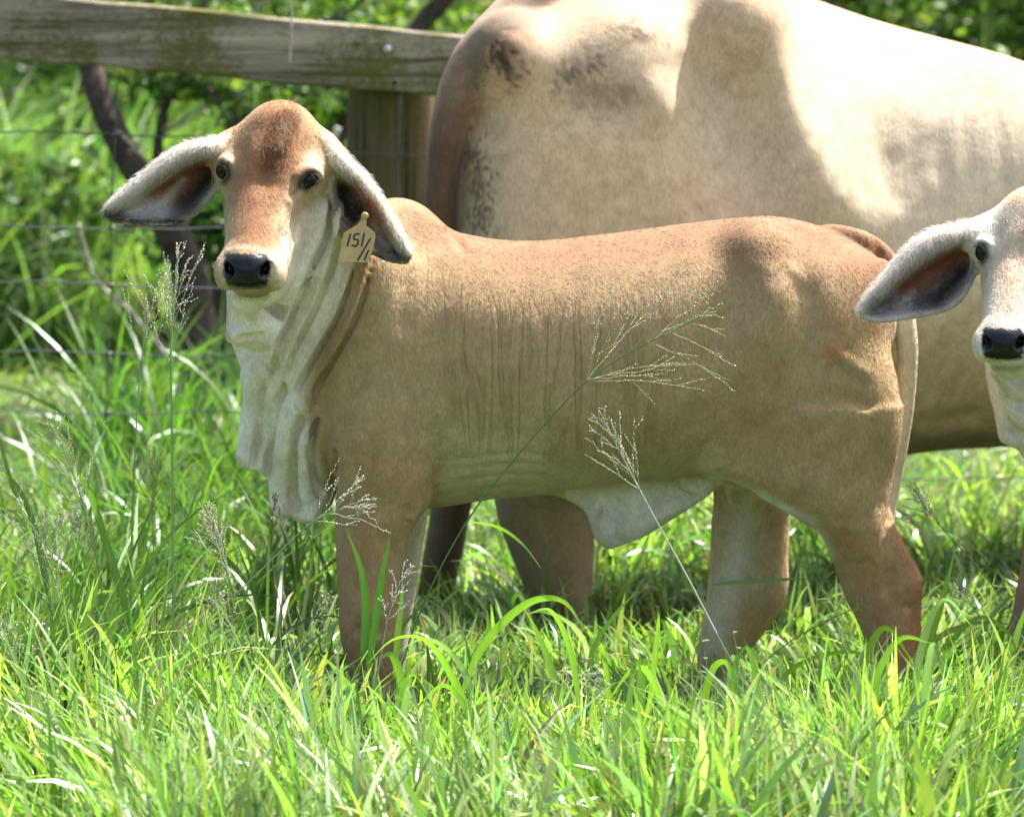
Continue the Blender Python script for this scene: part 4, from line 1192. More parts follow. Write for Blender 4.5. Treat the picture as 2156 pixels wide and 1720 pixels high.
tw = tag(tube_obj('dry_twig', catmull([W(610, -20, 2.17), W(614, 40, 2.165), W(612, 90, 2.16), W(609, 139, 2.15)], 16), np.linspace(.0028, .002, 16), M_TWIG, None, 6),
         'thin dry twig dangling in front of the mossy rail', 'twig')

# ------------------------------------------------------------------ grass
def jitter_col(n, base, sd, alt=None, pa=0.0):
    c = np.tile(np.array(base), (n, 1))
    if alt is not None:
        for col, pr in zip(alt, pa):
            m = RNG.random(n) < pr; c[m] = col
    v = np.exp(RNG.normal(0, sd, (n, 1))); h = RNG.normal(0, .10, (n, 3))
    return np.clip(c * v * (1 + h), 0.005, 0.8)
GREENS = dict(base=(0.20, 0.32, 0.075), sd=.30, alt=[(0.27, 0.38, 0.08), (0.10, 0.20, 0.045), (0.40, 0.44, 0.22), (0.42, 0.32, 0.16), (0.24, 0.32, 0.17)], pa=[.25, .15, .14, .03, .18])
def blades(x, y, L, w, seg=5, lean=(.25, .2), curl=(.9, .6), cols=GREENS, z0=None, az=None):
    n = len(x)
    ph = RNG.uniform(0, 2 * np.pi, n) if az is None else az
    th0 = np.abs(RNG.normal(lean[0], lean[1], n)); cu = np.abs(RNG.normal(curl[0], curl[1], n))
    dirv = np.stack([np.cos(ph), np.sin(ph), 0 * ph], 1)
    tw0 = RNG.normal(0, .7, n); twr = RNG.normal(0, .9, n)
    P = np.stack([x, y, np.zeros(n) if z0 is None else z0], 1)
    V = np.zeros((n, seg + 1, 2, 3), dtype=np.float32)
    for i in range(seg + 1):
        s = i / seg
        th = th0 + cu * s ** 1.6
        T = np.sin(th)[:, None] * dirv + np.cos(th)[:, None] * np.array((0, 0, 1))
        if i: P = P + T * (L / seg)[:, None]
        side = np.stack([-np.sin(ph), np.cos(ph), 0 * ph], 1); up = np.cross(side, T)
        a = tw0 + twr * s
        sd_ = np.cos(a)[:, None] * side + np.sin(a)[:, None] * up
        ww = w * (0.55 + 1.0 * s if s < .35 else 1.0 - max(0, (s - .35) / .65) ** 1.5 * .97) * .5
        V[:, i, 0] = P - sd_ * ww[:, None]; V[:, i, 1] = P + sd_ * ww[:, None]
    V[..., 2] = np.maximum(V[..., 2], .004)
    b = (np.arange(n) * (seg + 1) * 2)[:, None]
    i = np.arange(seg)[None, :] * 2
    F = np.stack([b + i, b + i + 1, b + i + 3, b + i + 2], -1).reshape(-1, 4)
    c = jitter_col(n, **cols)
    c = np.repeat(c[:, None, :], (seg + 1) * 2, 1).reshape(-1, 3)
    return V.reshape(-1, 3), F, c
def spread(n, x0, x1, y0, y1, clump=.0, cs=.12):
    x = RNG.uniform(x0, x1, n); y = RNG.uniform(y0, y1, n)
    if clump:
        k = max(3, int((x1 - x0) * (y1 - y0) * 9))
        cx = RNG.uniform(x0, x1, k); cy = RNG.uniform(y0, y1, k)
        m = RNG.random(n) < clump; j = RNG.integers(0, k, n)
        x = np.where(m, cx[j] + RNG.normal(0, cs * .4, n), x); y = np.where(m, cy[j] + RNG.normal(0, cs * .4, n), y)
    return x, y
def grass_patch(label, layers):
    Vs, Fs, Cs, o = [], [], [], 0
    for V, F, c in layers:
        Vs.append(V); Fs.append(F + o); Cs.append(c); o += len(V)
    ob = mesh_np('grass', np.concatenate(Vs), np.concatenate(Fs), M_GRASS, None, True, np.concatenate(Cs))
    return tag(ob, label, 'grass', None, 'stuff')
U_ = RNG.uniform
GC = RNG.uniform((-2.5, -2, 0, 0), (2.5, 5, 1, 2 * np.pi), (260, 4))
def layer(n, box, L, w, clump=.3, **kw):
    x, y = spread(n, *box, clump=clump)
    d = (x[:, None] - GC[None, :, 0]) ** 2 + (y[:, None] - GC[None, :, 1]) ** 2
    j = d.argmin(1)
    f = .62 + .76 * GC[j, 2]                                    # tufts stand taller or lower ...
    tr = np.exp(-(((x - .32) / .56) ** 4 + ((y + .34) / .38) ** 4))   # grazed and trodden below the calf's hind legs
    f = f * (1 - .55 * tr)
    az = GC[j, 3] + RNG.normal(0, 1.1, n)                       # ... and lean together
    return blades(x, y, U_(L[0], L[1], n) * f, U_(w[0], w[1], n), az=az, **kw)
FR = (-1.55, 1.55, -1.75, -.32)
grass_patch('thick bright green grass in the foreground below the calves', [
    layer(13000, FR, (.05, .14), (.003, .006), .2, seg=4, lean=(.45, .3), curl=(.6, .4), cols=dict(base=(.055, .11, .022), sd=.4, alt=[(.25, .22, .10)], pa=[.08])),  # short blades darkened to paint the shaded gaps low in the sward
    layer(11000, FR, (.09, .19), (.004, .009), .4, seg=5, lean=(.28, .25), curl=(.6, .5)),
    layer(4600, FR, (.12, .26), (.010, .020), .3, seg=6, lean=(.35, .28), curl=(.6, .5)),
    layer(1700, FR, (.08, .22), (.0015, .0045), .4, seg=4, lean=(1.05, .3), curl=(.3, .3), cols=dict(base=(.38, .31, .17), sd=.35, alt=[(.22, .17, .09)], pa=[.35])),
    layer(900, FR, (.14, .30), (.016, .026), .3, seg=7, lean=(.4, .3), curl=(.7, .5)),
    layer(450, FR, (.18, .28), (.008, .014), .5, seg=8, lean=(.3, .25), curl=(.9, .5)),
    layer(1300, (-1.55, -.30, -1.1, -.32), (.18, .34), (.005, .012), .6, seg=6, lean=(.22, .2), curl=(.6, .5)),
    layer(5500, FR, (.14, .28), (.004, .010), .5, seg=5, lean=(.22, .2), curl=(.45, .4)),
    layer(2200, FR, (.14, .27), (.0015, .0025), .3, seg=4, lean=(.55, .35), curl=(.3, .3), cols=dict(base=(.20, .26, .08), sd=.4, alt=[(.46, .44, .26), (.06, .10, .03)], pa=[.35, .2]))])
MD = (-1.75, 1.75, -.36, 2.3)
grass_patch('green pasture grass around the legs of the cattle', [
    layer(13000, MD, (.04, .11), (.003, .006), .2, seg=4, lean=(.4, .3), curl=(.7, .4), cols=dict(base=(.06, .12, .024), sd=.4, alt=[(.27, .22, .10)], pa=[.10])),  # low blades again dark, shade between the tufts put in their colour
    layer(10000, MD, (.08, .16), (.004, .009), .4, seg=5, lean=(.28, .25), curl=(.7, .5)),
    layer(2500, MD, (.09, .18), (.010, .016), .3, seg=6, lean=(.35, .28), curl=(.7, .5)),
    layer(900, (-1.5, -.35, -.2, 2.0), (.24, .42), (.005, .012), .7, seg=7, lean=(.25, .15), curl=(.8, .5), cols=dict(base=(.11, .20, .04), sd=.25)),
    layer(350, MD, (.18, .28), (.009, .015), .5, seg=7, lean=(.3, .2), curl=(1.4, .6))])
FA = (-2.1, 2.2, 2.3, 4.4)
grass_patch('tufted grass growing along the foot of the wire fence', [
    layer(9000, FA, (.04, .10), (.005, .009), .4, seg=4),
    layer(900, (-2.1, 2.2, 1.9, 2.5), (.15, .28), (.006, .012), .8, seg=6, lean=(.3, .2), curl=(1.0, .6)),
    layer(450, (-1.15, -.62, 2.4, 4.0), (.25, .5), (.008, .014), .5, seg=7, lean=(.35, .2), curl=(.8, .5), cols=dict(base=(.10, .19, .04), sd=.25))])
grass_patch('short sunlit grass in the clearing beyond the fence', [
    layer(9000, (-3.0, 3.0, 4.2, 6.8), (.05, .12), (.007, .012), .1, seg=3, lean=(.6, .3), cols=dict(base=(.27, .36, .10), sd=.2, alt=[(.42, .36, .18)], pa=[.15]))])
grass_patch('tall rank grass in front of the bushes', [
    layer(9000, (-3.6, 3.6, 6.6, 9.5), (.35, .95), (.010, .020), .6, seg=6, lean=(.25, .2), curl=(1.1, .6)),
    layer(3500, (-3.2, .1, 6.3, 7.6), (.5, 1.15), (.010, .018), .8, seg=7, lean=(.2, .15), curl=(1.2, .6), cols=dict(base=(.21, .34, .07), sd=.25)),
    layer(900, (-2.1, -.6, 5.8, 6.3), (.35, .85), (.008, .014), .6, seg=6, lean=(.25, .2), curl=(.9, .5))])

# ------------------------------------------------------------------ trees, bushes and cactus beyond the fence
LEAFC = dict(base=(0.07, 0.135, 0.024), sd=.35, alt=[(0.12, 0.19, 0.03), (0.045, 0.09, 0.025), (0.17, 0.21, 0.06)], pa=[.3, .25, .06])
def leaves(C, size, cols, ratio=.5, hang=.3):
    """Folded leaf quads scattered at the centres C."""
    n = len(C)
    sz = size * np.exp(RNG.normal(0, .25, n))
    d = RNG.normal(0, 1, (n, 3)); d[:, 2] = d[:, 2] * .6 - hang; d /= np.linalg.norm(d, axis=1, keepdims=True)
    r = RNG.normal(0, 1, (n, 3)); w = np.cross(d, r); w /= np.linalg.norm(w, axis=1, keepdims=True) + 1e-9
    up = np.cross(w, d)
    L = sz[:, None]; wd = (sz * ratio * .5)[:, None]
    V = np.stack([C - d * L * .5, C + w * wd + up * wd * .35, C + d * L * .5, C - w * wd + up * wd * .35], 1)
    F = (np.arange(n) * 4)[:, None] + np.array([[0, 1, 2, 3]])
    c = np.repeat(jitter_col(n, **cols)[:, None, :], 4, 1)
    return V.reshape(-1, 3), F, c.reshape(-1, 3)
def crown_points(n, centre, r, lumps=9, fill=.55):
    centre = np.asarray(centre); r = np.asarray(r)
    out = []
    lc = RNG.normal(0, 1, (lumps, 3)); lc /= np.linalg.norm(lc, axis=1, keepdims=True); lc *= RNG.uniform(.35, .95, (lumps, 1))
    lr = RNG.uniform(.28, .5, lumps)
    j = RNG.integers(0, lumps, n)
    d = RNG.normal(0, 1, (n, 3)); d /= np.linalg.norm(d, axis=1, keepdims=True)
    rad = RNG.uniform(0, 1, n) ** (.33 * fill)
    P = lc[j] + d * (rad * lr[j])[:, None]
    P = centre + P * r
    P[:, 2] = np.maximum(P[:, 2], .05)
    return P
def shrub(name, label, cat, base, centre, r, n, size, cols, stems=5, lumps=9, group=None, ratio=.55, bark=None):
    root = empty(name, tuple(base)); tag(root, label, cat, group)
    mb = MB()
    for i in range(stems):
        tip = np.asarray(centre) + RNG.normal(0, .45, 3) * np.asarray(r)
        b = np.asarray(base) + np.array((RNG.normal(0, .06), RNG.normal(0, .06), -.02))
        m = (b + tip) / 2 + RNG.normal(0, .1, 3) * np.asarray(r)
        V, F = tube(catmull([b, m, tip], 9), np.linspace(.022, .006, 9), 6); mb.add(V, F)
    mb.build('stem', bark or M_BARK, root)
    V, F, c = leaves(crown_points(n, centre, r, lumps), size, cols, ratio)
    mesh_np('crown', V, F, M_LEAF, root, False, c)
    return root
G_ = 'bushes beyond the fence'
def at(u, Y): return W(u, 500, Y)[0]
specs = [
    ('dark leafy bush behind the left end of the rail', 60, 8.6, (1.0, .8, .95), 1.05, 5200, .055, dict(base=(.09, .17, .04), sd=.4, alt=[(.16, .24, .06)], pa=[.3])),
    ('blue green bush behind the leaning tree trunk', 420, 9.0, (.9, .7, .9), .95, 4800, .06, dict(base=(.08, .16, .05), sd=.35, alt=[(.14, .22, .06)], pa=[.35])),
    ('bright yellow green bush above the mossy rail', 760, 8.0, (.85, .7, 1.0), 1.0, 5200, .05, dict(base=(.13, .21, .03), sd=.3, alt=[(.2, .26, .05)], pa=[.3])),
    ('light green bush behind the fence post', 1010, 7.4, (.7, .6, .9), .95, 4600, .05, dict(base=(.12, .20, .03), sd=.3)),
    ('low green bush behind the cow\'s rump', 1300, 8.8, (.9, .7, .9), .95, 3600, .055, LEAFC),
    ('dark green bush behind the middle of the cow\'s back', 1640, 8.3, (.85, .7, 1.0), 1.0, 4600, .055, dict(base=(.05, .105, .022), sd=.35, alt=[(.11, .18, .03)], pa=[.25])),
    ('broad leaved bush over the low end of the cow\'s back', 1900, 7.2, (.75, .6, 1.0), 1.0, 4600, .06, dict(base=(.075, .14, .025), sd=.4, alt=[(.16, .23, .05)], pa=[.2])),
    ('dense dark bush in the top right corner', 2160, 8.2, (.8, .7, 1.05), 1.05, 5200, .055, dict(base=(.045, .095, .02), sd=.4, alt=[(.10, .16, .03)], pa=[.3])),
    ('olive bush far behind the left bushes', -240, 9.6, (1.1, .8, 1.1), 1.1, 3600, .06, LEAFC),
    ('olive bush beyond the right edge of the pasture', 2520, 8.8, (1.1, .8, 1.1), 1.1, 3600, .06, LEAFC)]
DKG = dict(base=(.045, .10, .03), sd=.35, alt=[(.09, .15, .03)], pa=[.25])
specs += [('low dark bush around the foot of the crooked tree', 440, 4.9, (.26, .24, .36), .40, 1300, .05, DKG),
          ('dark green bush left of the crooked tree, behind the wire', 150, 6.25, (.5, .3, .36), .46, 1300, .055, dict(base=(.07, .14, .04), sd=.35, alt=[(.13, .2, .04)], pa=[.3]))]
for lab, u, Y, r, zc, n, sz, cols in specs:
    x = at(u, Y)
    shrub('bush', lab, 'bush', (x, Y, 0), (x, Y, zc), r, n, sz, cols, 6, 13, G_)
# far wood: one mass
Vs, Fs, Cs, o = [], [], [], 0
for i in range(26):
    Y = U_(11.5, 17); x = -9 + 18 * i / 25 + U_(-.4, .4)
    cc = dict(base=(.06, .12, .025), sd=.35, alt=[(.13, .2, .04), (.04, .08, .02)], pa=[.3, .3])
    V, F, c = leaves(crown_points(3200, (x, Y, U_(1.2, 2.0)), (U_(.9, 1.5), 1.0, U_(1.6, 2.4)), 14), .085, cc)
    Vs.append(V); Fs.append(F + o); Cs.append(c); o += len(V)
tag(mesh_np('woodland', np.concatenate(Vs), np.concatenate(Fs), M_LEAF, None, False, np.concatenate(Cs)), 'mass of green woodland far behind the pasture', 'woodland', None, 'stuff')

# leaning tree behind the wire
def tree_trunk():
    Y = 4.4
    root = empty('mesquite_tree', tuple(W(395, 900, Y) * np.array((1, 1, 0))))
    tag(root, 'crooked dark trunked tree leaning behind the wire, partly behind the calf\'s ear', 'tree')
    P = catmull([W(u, v, Y + d) for u, v, d in ((400, 960, 0), (396, 860, 0), (416, 760, .02), (412, 660, .05), (398, 570, .05), (362, 490, .02), (305, 395, 0), (262, 320, 0), (222, 235, .0), (196, 160, .05), (176, 60, .1), (150, -60, .2), (100, -240, .3), (60, -420, .35))], 70)
    rad = np.interp(np.linspace(0, 1, 70), [0, .1, .3, .5, .7, 1], [.085, .066, .055, .043, .038, .018])
    tube_obj('trunk', P, rad, M_BARK, root, 14, .05)
    def br(pts, r0, r1, mat=M_BARK, name='branch'):
        Q = catmull([W(u, v, Y + d) for u, v, d in pts], 7 * len(pts))
        tube_obj(name, Q, np.linspace(r0, r1, len(Q)), mat, root, 8, .06)
    br([(410, 640, .05), (372, 520, .1), (345, 430, .1), (332, 340, .1), (338, 270, .1), (352, 215, .1), (385, 160, .1), (420, 60, .1), (440, -80, .2)], .022, .010)
    br([(405, 800, .1), (440, 720, .1), (470, 640, .15), (520, 520, .2), (600, 420, .2), (690, 310, .2), (760, 200, .2), (880, 60, .3), (960, -30, .3), (1080, -160, .4)], .040, .030)
    br([(340, 275, .1), (372, 265, .05), (400, 240, .05), (450, 210, .05), (520, 195, .05)], .008, .003, M_TWIG)
    br([(240, 270, -.02), (258, 285, -.05), (285, 315, -.05), (318, 345, -.05)], .006, .003, M_TWIG)
    br([(292, 300, -.04), (305, 286, -.05), (315, 272, -.05)], .004, .002, M_TWIG)
    br([(436, 180, .0), (452, 205, -.02), (470, 235, -.02), (500, 250, 0), (530, 262, .05)], .008, .004)
    br([(500, 60, .1), (545, 20, .1), (575, -10, .1)], .008, .004, M_TWIG); br([(700, 60, .1), (740, 20, .1), (790, -20, .1)], .008, .004)
    br([(520, 40, .0), (640, 48, .0), (720, 52, .05)], .006, .004, M_TWIG)
    br([(692, 330, -.6), (700, 300, -.6), (712, 268, -.6)], .010, .010, plain_mat('bleached_stick', (.55, .52, .48), .9, var=.25, scale=50), 'dead_branch')
    n = 1500
    C = np.concatenate([crown_points(420, W(430, 170, Y + .1), (.22, .2, .08), 6), crown_points(380, W(650, 240, Y + .2), (.24, .2, .14), 6), crown_points(160, W(500, 270, Y), (.12, .12, .08), 4),
                        crown_points(240, W(600, 10, Y + .2), (.4, .3, .07), 7), crown_points(2600, W(350, -420, Y + .3), (1.1, .9, .42), 12)])
    V, F, c = leaves(C, .045, dict(base=(.09, .17, .03), sd=.35, alt=[(.15, .22, .035), (.05, .10, .025)], pa=[.3, .25]), .62)
    mesh_np('crown', V, F, M_LEAF, root, False, c)
tree_trunk()
vine = tube_obj('vine_stem', catmull([W(u, v, 3.6) for u, v in ((165, 470), (180, 530), (196, 580), (235, 625), (270, 650), (300, 690), (335, 730), (370, 790), (380, 880), (384, 985))], 50), np.linspace(.005, .008, 50), M_TWIG, None, 7, .08)
tag(vine, 'bare curving grey vine stem crossing behind the wire at left', 'vine')

# prickly pear
M_PEAR = plain_mat('cactus_skin', (.042, .092, .046), .6, var=.22, scale=14, bump=.004)
def pear(label, base, pads):
    root = empty('prickly_pear', tuple(base)); tag(root, label, 'cactus', None)
    for (u, v, Y, ru, rv, rot, yaw) in pads:
        c = W(u, v, Y); k = kk(Y); n, m = 14, 10; V = []
        for i in range(m + 1):
            th = math.pi * i / m
            for j in range(n):
                ph = 2 * math.pi * j / n
                x, y, z = math.sin(th) * math.cos(ph) * ru * k, math.sin(th) * math.sin(ph) * .018, math.cos(th) * rv * k
                x *= 1 + .22 * math.cos(th)
                x, z = x * math.cos(rot) + z * math.sin(rot), -x * math.sin(rot) + z * math.cos(rot)
                x, y = x * math.cos(yaw) - y * math.sin(yaw), x * math.sin(yaw) + y * math.cos(yaw)
                V.append(c + (x, y, z))
        F = [(i * n + j, (i + 1) * n + j, (i + 1) * n + (j + 1) % n, i * n + (j + 1) % n) for i in range(m) for j in range(n)]
        mesh_np('pad', V, F, M_PEAR, root)
pear('blue green prickly pear cactus with round pads behind the crooked tree', (at(400, 5.6), 5.6, 0),
     [(420, 600, 5.5, 62, 70, .3, .3), (380, 500, 5.6, 50, 62, -.2, -.2), (450, 690, 5.5, 60, 66, .1, .5), (330, 440, 5.6, 40, 52, -.4, .1), (455, 470, 5.7, 44, 56, .5, .4)])
# ------------------------------------------------------------------ seeding grass stalks
def stalk(label, pts, Y, start, nb, L0, spread_a=.55, col=(.40, .42, .24), stemcol=(.10, .17, .05), rs=.0016, lean=0.0, seeds=1.0, whorl=False):
    """pts: drawn stem from ground to tip; start: share of the length where the seed head begins."""
    P = catmull([W(u, v, Y + lean * i / (len(pts) - 1)) for i, (u, v) in enumerate(pts)], 60)
    g = P[0].copy(); g[2] = 0.0
    if P[0][2] > .02: P = np.vstack([g + (P[0] - P[1]) * 2 * (1, 0, 0), P])
    n = len(P)
    root = empty('seed_stalk', tuple(P[0])); tag(root, label, 'grass stalk', 'seeding grass stalks')
    i0 = int(start * (n - 1))
    V, F = tube(P, np.linspace(rs, rs * .35, n), 5, closed_end=False)
    mesh_np('stem', V, F, M_STALK, root, True, np.tile(np.array(stemcol), (len(V), 1)))
    Vb, Fb, Cb, o = [], [], [], 0
    def push(V, F, c):
        nonlocal o
        Vb.append(V); Fb.append(F + o); Cb.append(np.tile(np.array(c), (len(V), 1)) * np.exp(RNG.normal(0, .12, (len(V), 1)))); o += len(V)
    def seeds_on(Q, dens):
        Ls = np.linalg.norm(np.diff(Q, axis=0), axis=1).sum()
        m = max(2, int(Ls / .0062 * dens))
        for t in np.linspace(.25, 1, m):
            j = min(int(t * (len(Q) - 1)), len(Q) - 2)
            p = Q[j] + (Q[j + 1] - Q[j]) * (t * (len(Q) - 1) - j)
            d = (Q[j + 1] - Q[j]); d = d / np.linalg.norm(d) + RNG.normal(0, .45, 3); d /= np.linalg.norm(d)
            w = np.cross(d, RNG.normal(0, 1, 3)); w /= np.linalg.norm(w); x = np.cross(d, w)
            l, r = .0021 * U_(.8, 1.3), .00095 * U_(.8, 1.3)
            p = p + w * .0014
            V = np.array([p - d * l, p + w * r, p + x * r, p - w * r, p - x * r, p + d * l])
            F = np.array([(0, 1, 2, 2), (0, 2, 3, 3), (0, 3, 4, 4), (0, 4, 1, 1), (5, 2, 1, 1), (5, 3, 2, 2), (5, 4, 3, 3), (5, 1, 4, 4)])
            F = np.array([(1, 2, 0, 4), (2, 3, 4, 0), (1, 4, 5, 2), (3, 2, 5, 4)])
            push(V, F, col)
    for b in range(nb):
        t = (b / max(1, nb - 1)) ** 1.15
        j = int(i0 + (n - 2 - i0) * (t * .92 if not whorl else (0 if b < nb * .45 else t * .9)))
        a = P[j]; ax = P[min(j + 1, n - 1)] - P[j - 1]; ax /= np.linalg.norm(ax)
        ph = b * 2.4 + U_(-.4, .4)
        e1 = np.cross(ax, (0.2, 1, 0.1)); e1 /= np.linalg.norm(e1); e2 = np.cross(ax, e1)
        out = e1 * math.cos(ph) + e2 * math.sin(ph) * .6
        sp = spread_a * U_(.7, 1.25)
        L = L0 * (1 - .72 * t) * U_(.75, 1.15)
        d0 = ax * math.cos(sp) + out * math.sin(sp)
        drop = np.array((0, 0, -1.0)) * L * U_(.02, .22)
        Q = np.array([a + d0 * L * q + drop * q * q + RNG.normal(0, .0012, 3) for q in np.linspace(0, 1, 9)])
        V, F = tube(Q, np.linspace(.0006, .0003, 9), 4, closed_end=False); push(V, F, np.array(col) * .8)
        seeds_on(Q, seeds)
        for q in range(RNG.integers(1, 4)):
            jj = RNG.integers(2, 7); s0 = Q[jj]; dd = (Q[jj + 1] - Q[jj]); dd = dd / np.linalg.norm(dd) + RNG.normal(0, .35, 3); dd /= np.linalg.norm(dd)
            q2 = np.array([s0 + dd * L * .3 * w_ for w_ in np.linspace(0, 1, 5)])
            V, F = tube(q2, .0004, 4, closed_end=False); push(V, F, np.array(col) * .8); seeds_on(q2, seeds)
    seeds_on(P[i0 + (n - i0) // 2:], seeds)
    mesh_np('panicle', np.concatenate(Vb), np.concatenate(Fb), M_STALK, root, True, np.concatenate(Cb))
    return root
WH = (.62, .60, .50); YG = (.40, .42, .18); DK = (.03, .07, .02)
stalk('tall upright seed stalk with a full head beside the calf\'s throat', [(366, 1560), (364, 1060), (360, 760), (366, 640), (376, 530)], -.45, .50, 13, .19, .36, WH, (.30, .42, .20), .0024)
stalk('slimmer seed stalk just left of the tallest one', [(268, 1560), (280, 1050), (296, 780), (315, 690), (335, 570)], -.48, .50, 10, .16, .42, (.55, .55, .40), (.26, .38, .16), .0019)
stalk('long dark leaning stalk whose seed head spreads over the calf\'s flank', [(800, 1560), (880, 1300), (985, 1095), (1110, 935), (1232, 806), (1330, 740), (1430, 690), (1520, 640)], -.42, .58, 17, .25, .70, (.46, .48, .25), (.10, .22, .07), .0019, whorl=True)
stalk('white stemmed stalk leaning left across the belly flap with a narrow head', [(1690, 1640), (1545, 1400), (1450, 1220), (1376, 1086), (1320, 980), (1262, 865)], -.5, .70, 13, .14, .42, (.60, .58, .48), (.46, .48, .38), .0024)
stalk('short white seed head in front of the calf\'s forelegs', [(775, 1520), (800, 1390), (815, 1310), (840, 1230), (862, 1195)], -.55, .50, 11, .07, .5, (.72, .70, .64), (.35, .38, .26), .0017)
stalk('slanting pale stalk pointing right at the dewlap tip', [(300, 1500), (420, 1330), (540, 1210), (650, 1105), (720, 1070), (775, 1050)], -.62, .62, 12, .13, .75, WH, (.30, .34, .22), .0019)
stalk('dense whitish seed plume left of the dewlap', [(560, 1500), (520, 1330), (490, 1240), (462, 1150), (436, 1068)], -.6, .55, 18, .13, .22, (.62, .60, .45), (.20, .27, .12), .0016)
stalk('yellowish small seed head between the tall stalks and the dewlap', [(325, 1560), (330, 1300), (322, 1120), (322, 1030), (326, 948)], -.5, .62, 11, .10, .5, (.52, .48, .20), (.24, .27, .08), .0015)
stalk('loose seed head bending to the left edge', [(250, 1500), (215, 1250), (180, 1080), (140, 960), (98, 880)], -.55, .50, 14, .15, .5, (.42, .44, .24), (.24, .34, .14), .0016)
stalk('thin airy seed head low at the left edge', [(190, 1560), (150, 1330), (100, 1180), (55, 1090), (-10, 1000)], -.6, .45, 13, .15, .55, (.44, .46, .28), (.24, .34, .14), .0015)
stalk('feathery seed head behind the hind foot at the right edge', [(2210, 1400), (2080, 1220), (2000, 1130), (1950, 1070), (1925, 1030)], -.2, .55, 13, .10, .42, (.50, .52, .36), (.22, .28, .14), .0018)
stalk('lower feathery stalk at the right edge below the other', [(2150, 1480), (2090, 1350), (2050, 1280), (2010, 1220)], -.3, .55, 11, .09, .42, (.50, .52, .34), (.20, .26, .12), .0016)
stalk('yellow green branching seed head between the hind legs', [(1480, 1540), (1560, 1440), (1650, 1360), (1730, 1312), (1815, 1272)], -.45, .66, 9, .09, .5, (.46, .46, .16), (.16, .24, .05), .0017)
stalk('collapsed pale seed tangle low in front of the belly', [(1230, 1620), (1222, 1500), (1190, 1440), (1230, 1420), (1270, 1455)], -.62, .40, 16, .09, .95, (.62, .60, .50), (.20, .26, .12), .0014)
stalk('wispy seed head low at the far left corner', [(60, 1640), (40, 1480), (26, 1380), (4, 1280)], -.75, .45, 13, .10, .7, (.50, .50, .32), (.14, .2, .07), .0014)
stalk('brownish seed stalk under the dewlap', [(640, 1500), (600, 1320), (575, 1200), (572, 1110), (580, 1040)], -.4, .55, 9, .08, .3, (.34, .26, .12), (.2, .22, .10), .0014)

for lab, u, v, h, dx, Y in (
        ('wispy seed stalk leaning right beside the left edge of the picture', 70, 1500, 420, 60, -.5), ('tallest wispy seed stalk in the left grass, leaning slightly right', 150, 1520, 560, 40, -.35),
        ('wispy seed stalk leaning left below the slimmer tall stalk', 235, 1540, 520, -70, -.3), ('short wispy seed stalk leaning right below the tallest upright stalk', 420, 1540, 330, 50, -.55),
        ('short wispy seed stalk leaning left under the whitish plume', 520, 1560, 300, -60, -.65), ('wispy seed stalk bending right in front of the calf\'s near foreleg', 600, 1580, 330, 90, -.7),
        ('low wispy seed stalk leaning left in the lower left grass', 120, 1480, 330, -40, -.6)):
    stalk(lab, [(u, v), (u + dx * .15, v - h * .4), (u + dx * .5, v - h * .75), (u + dx, v - h)], Y, .55, 10, U_(.10, .15), U_(.35, .6), (.48, .48, .30), (.24, .34, .14), .0013, seeds=.8)
# broad single leaves standing out of the sward
def big_blade(pts, Y, w, col, lean=0.0, twist=.0):
    P = catmull([W(u, v, Y + lean * i / (len(pts) - 1)) for i, (u, v) in enumerate(pts)], 22)
    n = len(P); T = np.gradient(P, axis=0); T /= np.linalg.norm(T, axis=1, keepdims=True)
    side = np.cross(T, (0, 1, 0.35)); side /= np.linalg.norm(side, axis=1, keepdims=True) + 1e-9
    nn = np.cross(side, T)
    s = np.linspace(0, 1, n); ww = w * .5 * np.minimum(1, .45 + 2.4 * s) * (1 - np.maximum(0, (s - .35) / .65) ** 1.8 * .97)
    a = twist * (s - .3)
    sd_ = np.cos(a)[:, None] * side + np.sin(a)[:, None] * nn
    V = np.stack([P - sd_ * ww[:, None], P + nn * (-.18 * ww[:, None]), P + sd_ * ww[:, None]], 1).reshape(-1, 3)
    F = []
    for i in range(n - 1): F += [(3 * i, 3 * i + 1, 3 * i + 4, 3 * i + 3), (3 * i + 1, 3 * i + 2, 3 * i + 5, 3 * i + 4)]
    return V, np.array(F), np.tile(np.array(col), (len(V), 1)) * (1 + .08 * np.sin(np.tile(np.arange(3), n) * 2.1))[:, None]
LG = (.20, .34, .05); MG = (.12, .23, .045); BG = (.19, .29, .14)
